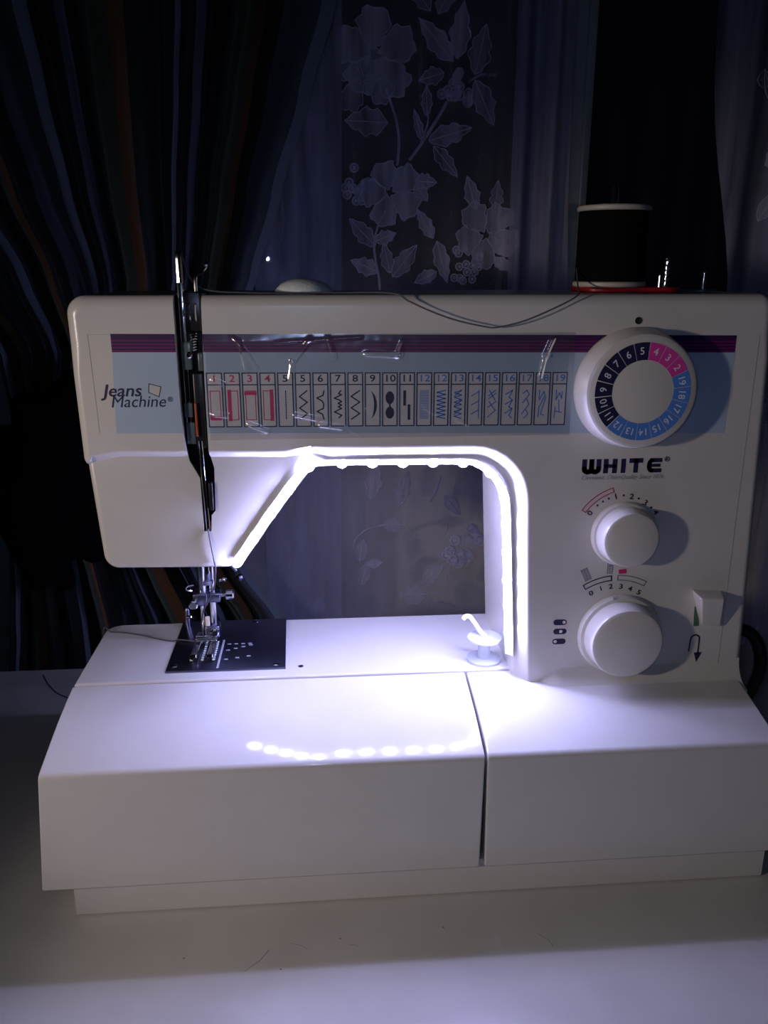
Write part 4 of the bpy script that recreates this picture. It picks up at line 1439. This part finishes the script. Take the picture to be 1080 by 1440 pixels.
# middle bloom
flower(0.0600, 0.3700, 0.024, 5, 1.9, 31)
stem([(0.0560, 0.3560), (0.0500, 0.3440), (0.0470, 0.3320), (0.0480, 0.3180), (0.0510, 0.3030), (0.0515, 0.29)], 0.0011)
leaf(0.0480, 0.3330, 0.35, 0.018, 0.010, None, 5)
leaf(0.0480, 0.3290, 2.35, 0.030, 0.013, LACE_DIM, 6)
leaf(0.0500, 0.3090, 2.75, 0.024, 0.013, None, 7)
rings(0.0335, 0.3760, 13, 0.013, 0.0030, 5)
leaf(0.0800, 0.3790, -0.1, 0.017, 0.011, None, 8)
leaf(0.0800, 0.3760, -0.9, 0.016, 0.010, None, 9)
# branch up to the right
stem([(0.0750, 0.3940), (0.0860, 0.4080), (0.0960, 0.4230), (0.1040, 0.4360)], 0.0014)
leaf(0.0850, 0.4080, 1.85, 0.024, 0.006, LACE_DIM, 10)
stem([(0.0840, 0.4070), (0.0890, 0.4200), (0.0890, 0.4300)], 0.0007)
leaf(0.0885, 0.4260, 1.6, 0.022, 0.008, LACE_DIM, 12)
leaf(0.0900, 0.4080, 0.28, 0.036, 0.015, None, 13)
leaf(0.0940, 0.4040, -0.85, 0.030, 0.011, LACE_DIM, 14)
rings(0.1120, 0.4470, 16, 0.014, 0.0032, 15)
leaf(0.1080, 0.4640, 2.3, 0.040, 0.015, None, 16)
leaf(0.1110, 0.4660, 1.45, 0.040, 0.015, None, 17)
leaf(0.1010, 0.4560, 3.4, 0.020, 0.012, LACE_DIM, 18)
leaf(0.1260, 0.4560, 1.35, 0.036, 0.017, LACE_DIM, 19)
leaf(0.1260, 0.4520, -1.1, 0.036, 0.016, LACE_DIM, 20)
stem([(0.1200, 0.4500), (0.1310, 0.4560), (0.1420, 0.4560)], 0.0009, LACE_DIM)
leaf(0.0900, 0.4980, 2.2, 0.030, 0.012, LACE_DIM, 22)
leaf(0.0960, 0.4960, 1.1, 0.034, 0.013, LACE_DIM, 23)
# lower right bloom
flower(0.1385, 0.3380, 0.025, 5, 0.9, 41)
leaf(0.1300, 0.3580, 1.9, 0.026, 0.012, None, 24)
leaf(0.1460, 0.3560, 1.5, 0.024, 0.010, LACE_DIM, 25)
leaf(0.1470, 0.3200, -0.7, 0.016, 0.009, None, 26)
rings(0.1210, 0.3150, 15, 0.016, 0.0028, 27)
leaf(0.0950, 0.3350, 2.1, 0.026, 0.010, None, 28)
leaf(0.0980, 0.3330, -1.3, 0.034, 0.012, None, 29)
leaf(0.0980, 0.3090, 3.6, 0.020, 0.010, None, 30)
leaf(0.0620, 0.3050, 0.9, 0.032, 0.014, LACE_DIM, 31)
leaf(0.0600, 0.3080, 1.8, 0.024, 0.010, LACE_DIM, 32)
# patterns glimpsed on the hem fold at the left
rings(0.0000, 0.4260, 6, 0.010, 0.0034, 33)
rings(-0.0330, 0.3070, 7, 0.011, 0.0030, 34)
# through the arch
stem([(0.0275, 0.0700), (0.0300, 0.0780), (0.0400, 0.0870), (0.0560, 0.0910)], 0.0008)
leaf(0.0540, 0.0905, 0.0, 0.022, 0.011, LACE_DIM, 35)
leaf(0.0330, 0.0560, 1.4, 0.022, 0.010, LACE_DIM, 36)
leaf(0.0400, 0.0530, 0.15, 0.014, 0.008, None, 37)
leaf(0.0340, 0.0330, 1.3, 0.024, 0.011, LACE_DIM, 38)
leaf(0.0900, 0.0340, 0.75, 0.026, 0.011, LACE_DIM, 39)
stem([(0.0960, 0.1120), (0.1020, 0.1220), (0.1050, 0.1360)], 0.0008)
leaf(0.1090, 0.1180, -0.9, 0.024, 0.011, LACE_DIM, 40)
rings(0.1260, 0.0690, 15, 0.019, 0.0042, 41)
leaf(0.0430, 0.1150, 1.4, 0.034, 0.013, LACE_DIM, 42)
leaf(0.0680, 0.1080, 1.3, 0.034, 0.011, LACE_DIM, 43)
rings(-0.0090, 0.0130, 6, 0.009, 0.0032, 44)
stem([(0.1020, 0.0160), (0.1150, 0.0140), (0.1250, 0.0070)], 0.0009, LACE_DIM)
leaf(0.0700, 0.0210, 0.1, 0.026, 0.020, LACE_DIM, 45)

lace2 = thing('lace_curtain', (0.45, 0.70, -0.60), 'sheer lace curtain hanging at the right edge beyond the dark window', 'curtain')


def sheer2_y(x, z):
    return 0.702 - 0.007 * math.sin((x - 0.3) * 2 * math.pi / 0.042 + 0.5 * math.sin(z * 5)) - 0.002 * math.sin(x * 190)


cloth('net_panel', lambda z: 0.3476 - 0.155 * (z - 0.2985) if z > 0.2985 else 0.3476 + 0.01 * (0.2985 - z), lambda z: 0.72, -0.60, 1.15, sheer2_y, SHEER_HEM, lace2, 200, 60)
for (x, z, r, n, a, s) in ((0.392, 0.395, 0.020, 5, 0.3, 51), (0.385, 0.480, 0.016, 5, 1.0, 61), (0.40, 0.20, 0.02, 5, 0.8, 71)):
    for k in range(n):
        motif('lace_petal', [petal(x, z, a + 6.283 * k / n, r, r * 0.9, s + k)], LACE, lace2, sheer2_y)
for (x, z, a, ln, wdx, s) in ((0.372, 0.350, 1.1, 0.03, 0.012, 81), (0.378, 0.440, 2.2, 0.03, 0.012, 82), (0.352, 0.455, 0.2, 0.022, 0.012, 83)):
    up_, dn = [], []
    for k in range(11):
        t = k / 10
        h = wdx * 0.5 * math.sin(math.pi * t ** 0.8)
        up_.append((x + t * ln * math.cos(a) - h * math.sin(a), z + t * ln * math.sin(a) + h * math.cos(a)))
        dn.append((x + t * ln * math.cos(a) + h * math.sin(a), z + t * ln * math.sin(a) - h * math.cos(a)))
    motif('lace_leaf', [up_ + dn[::-1][1:-1]], LACE_DIM, lace2, sheer2_y, rib=True)
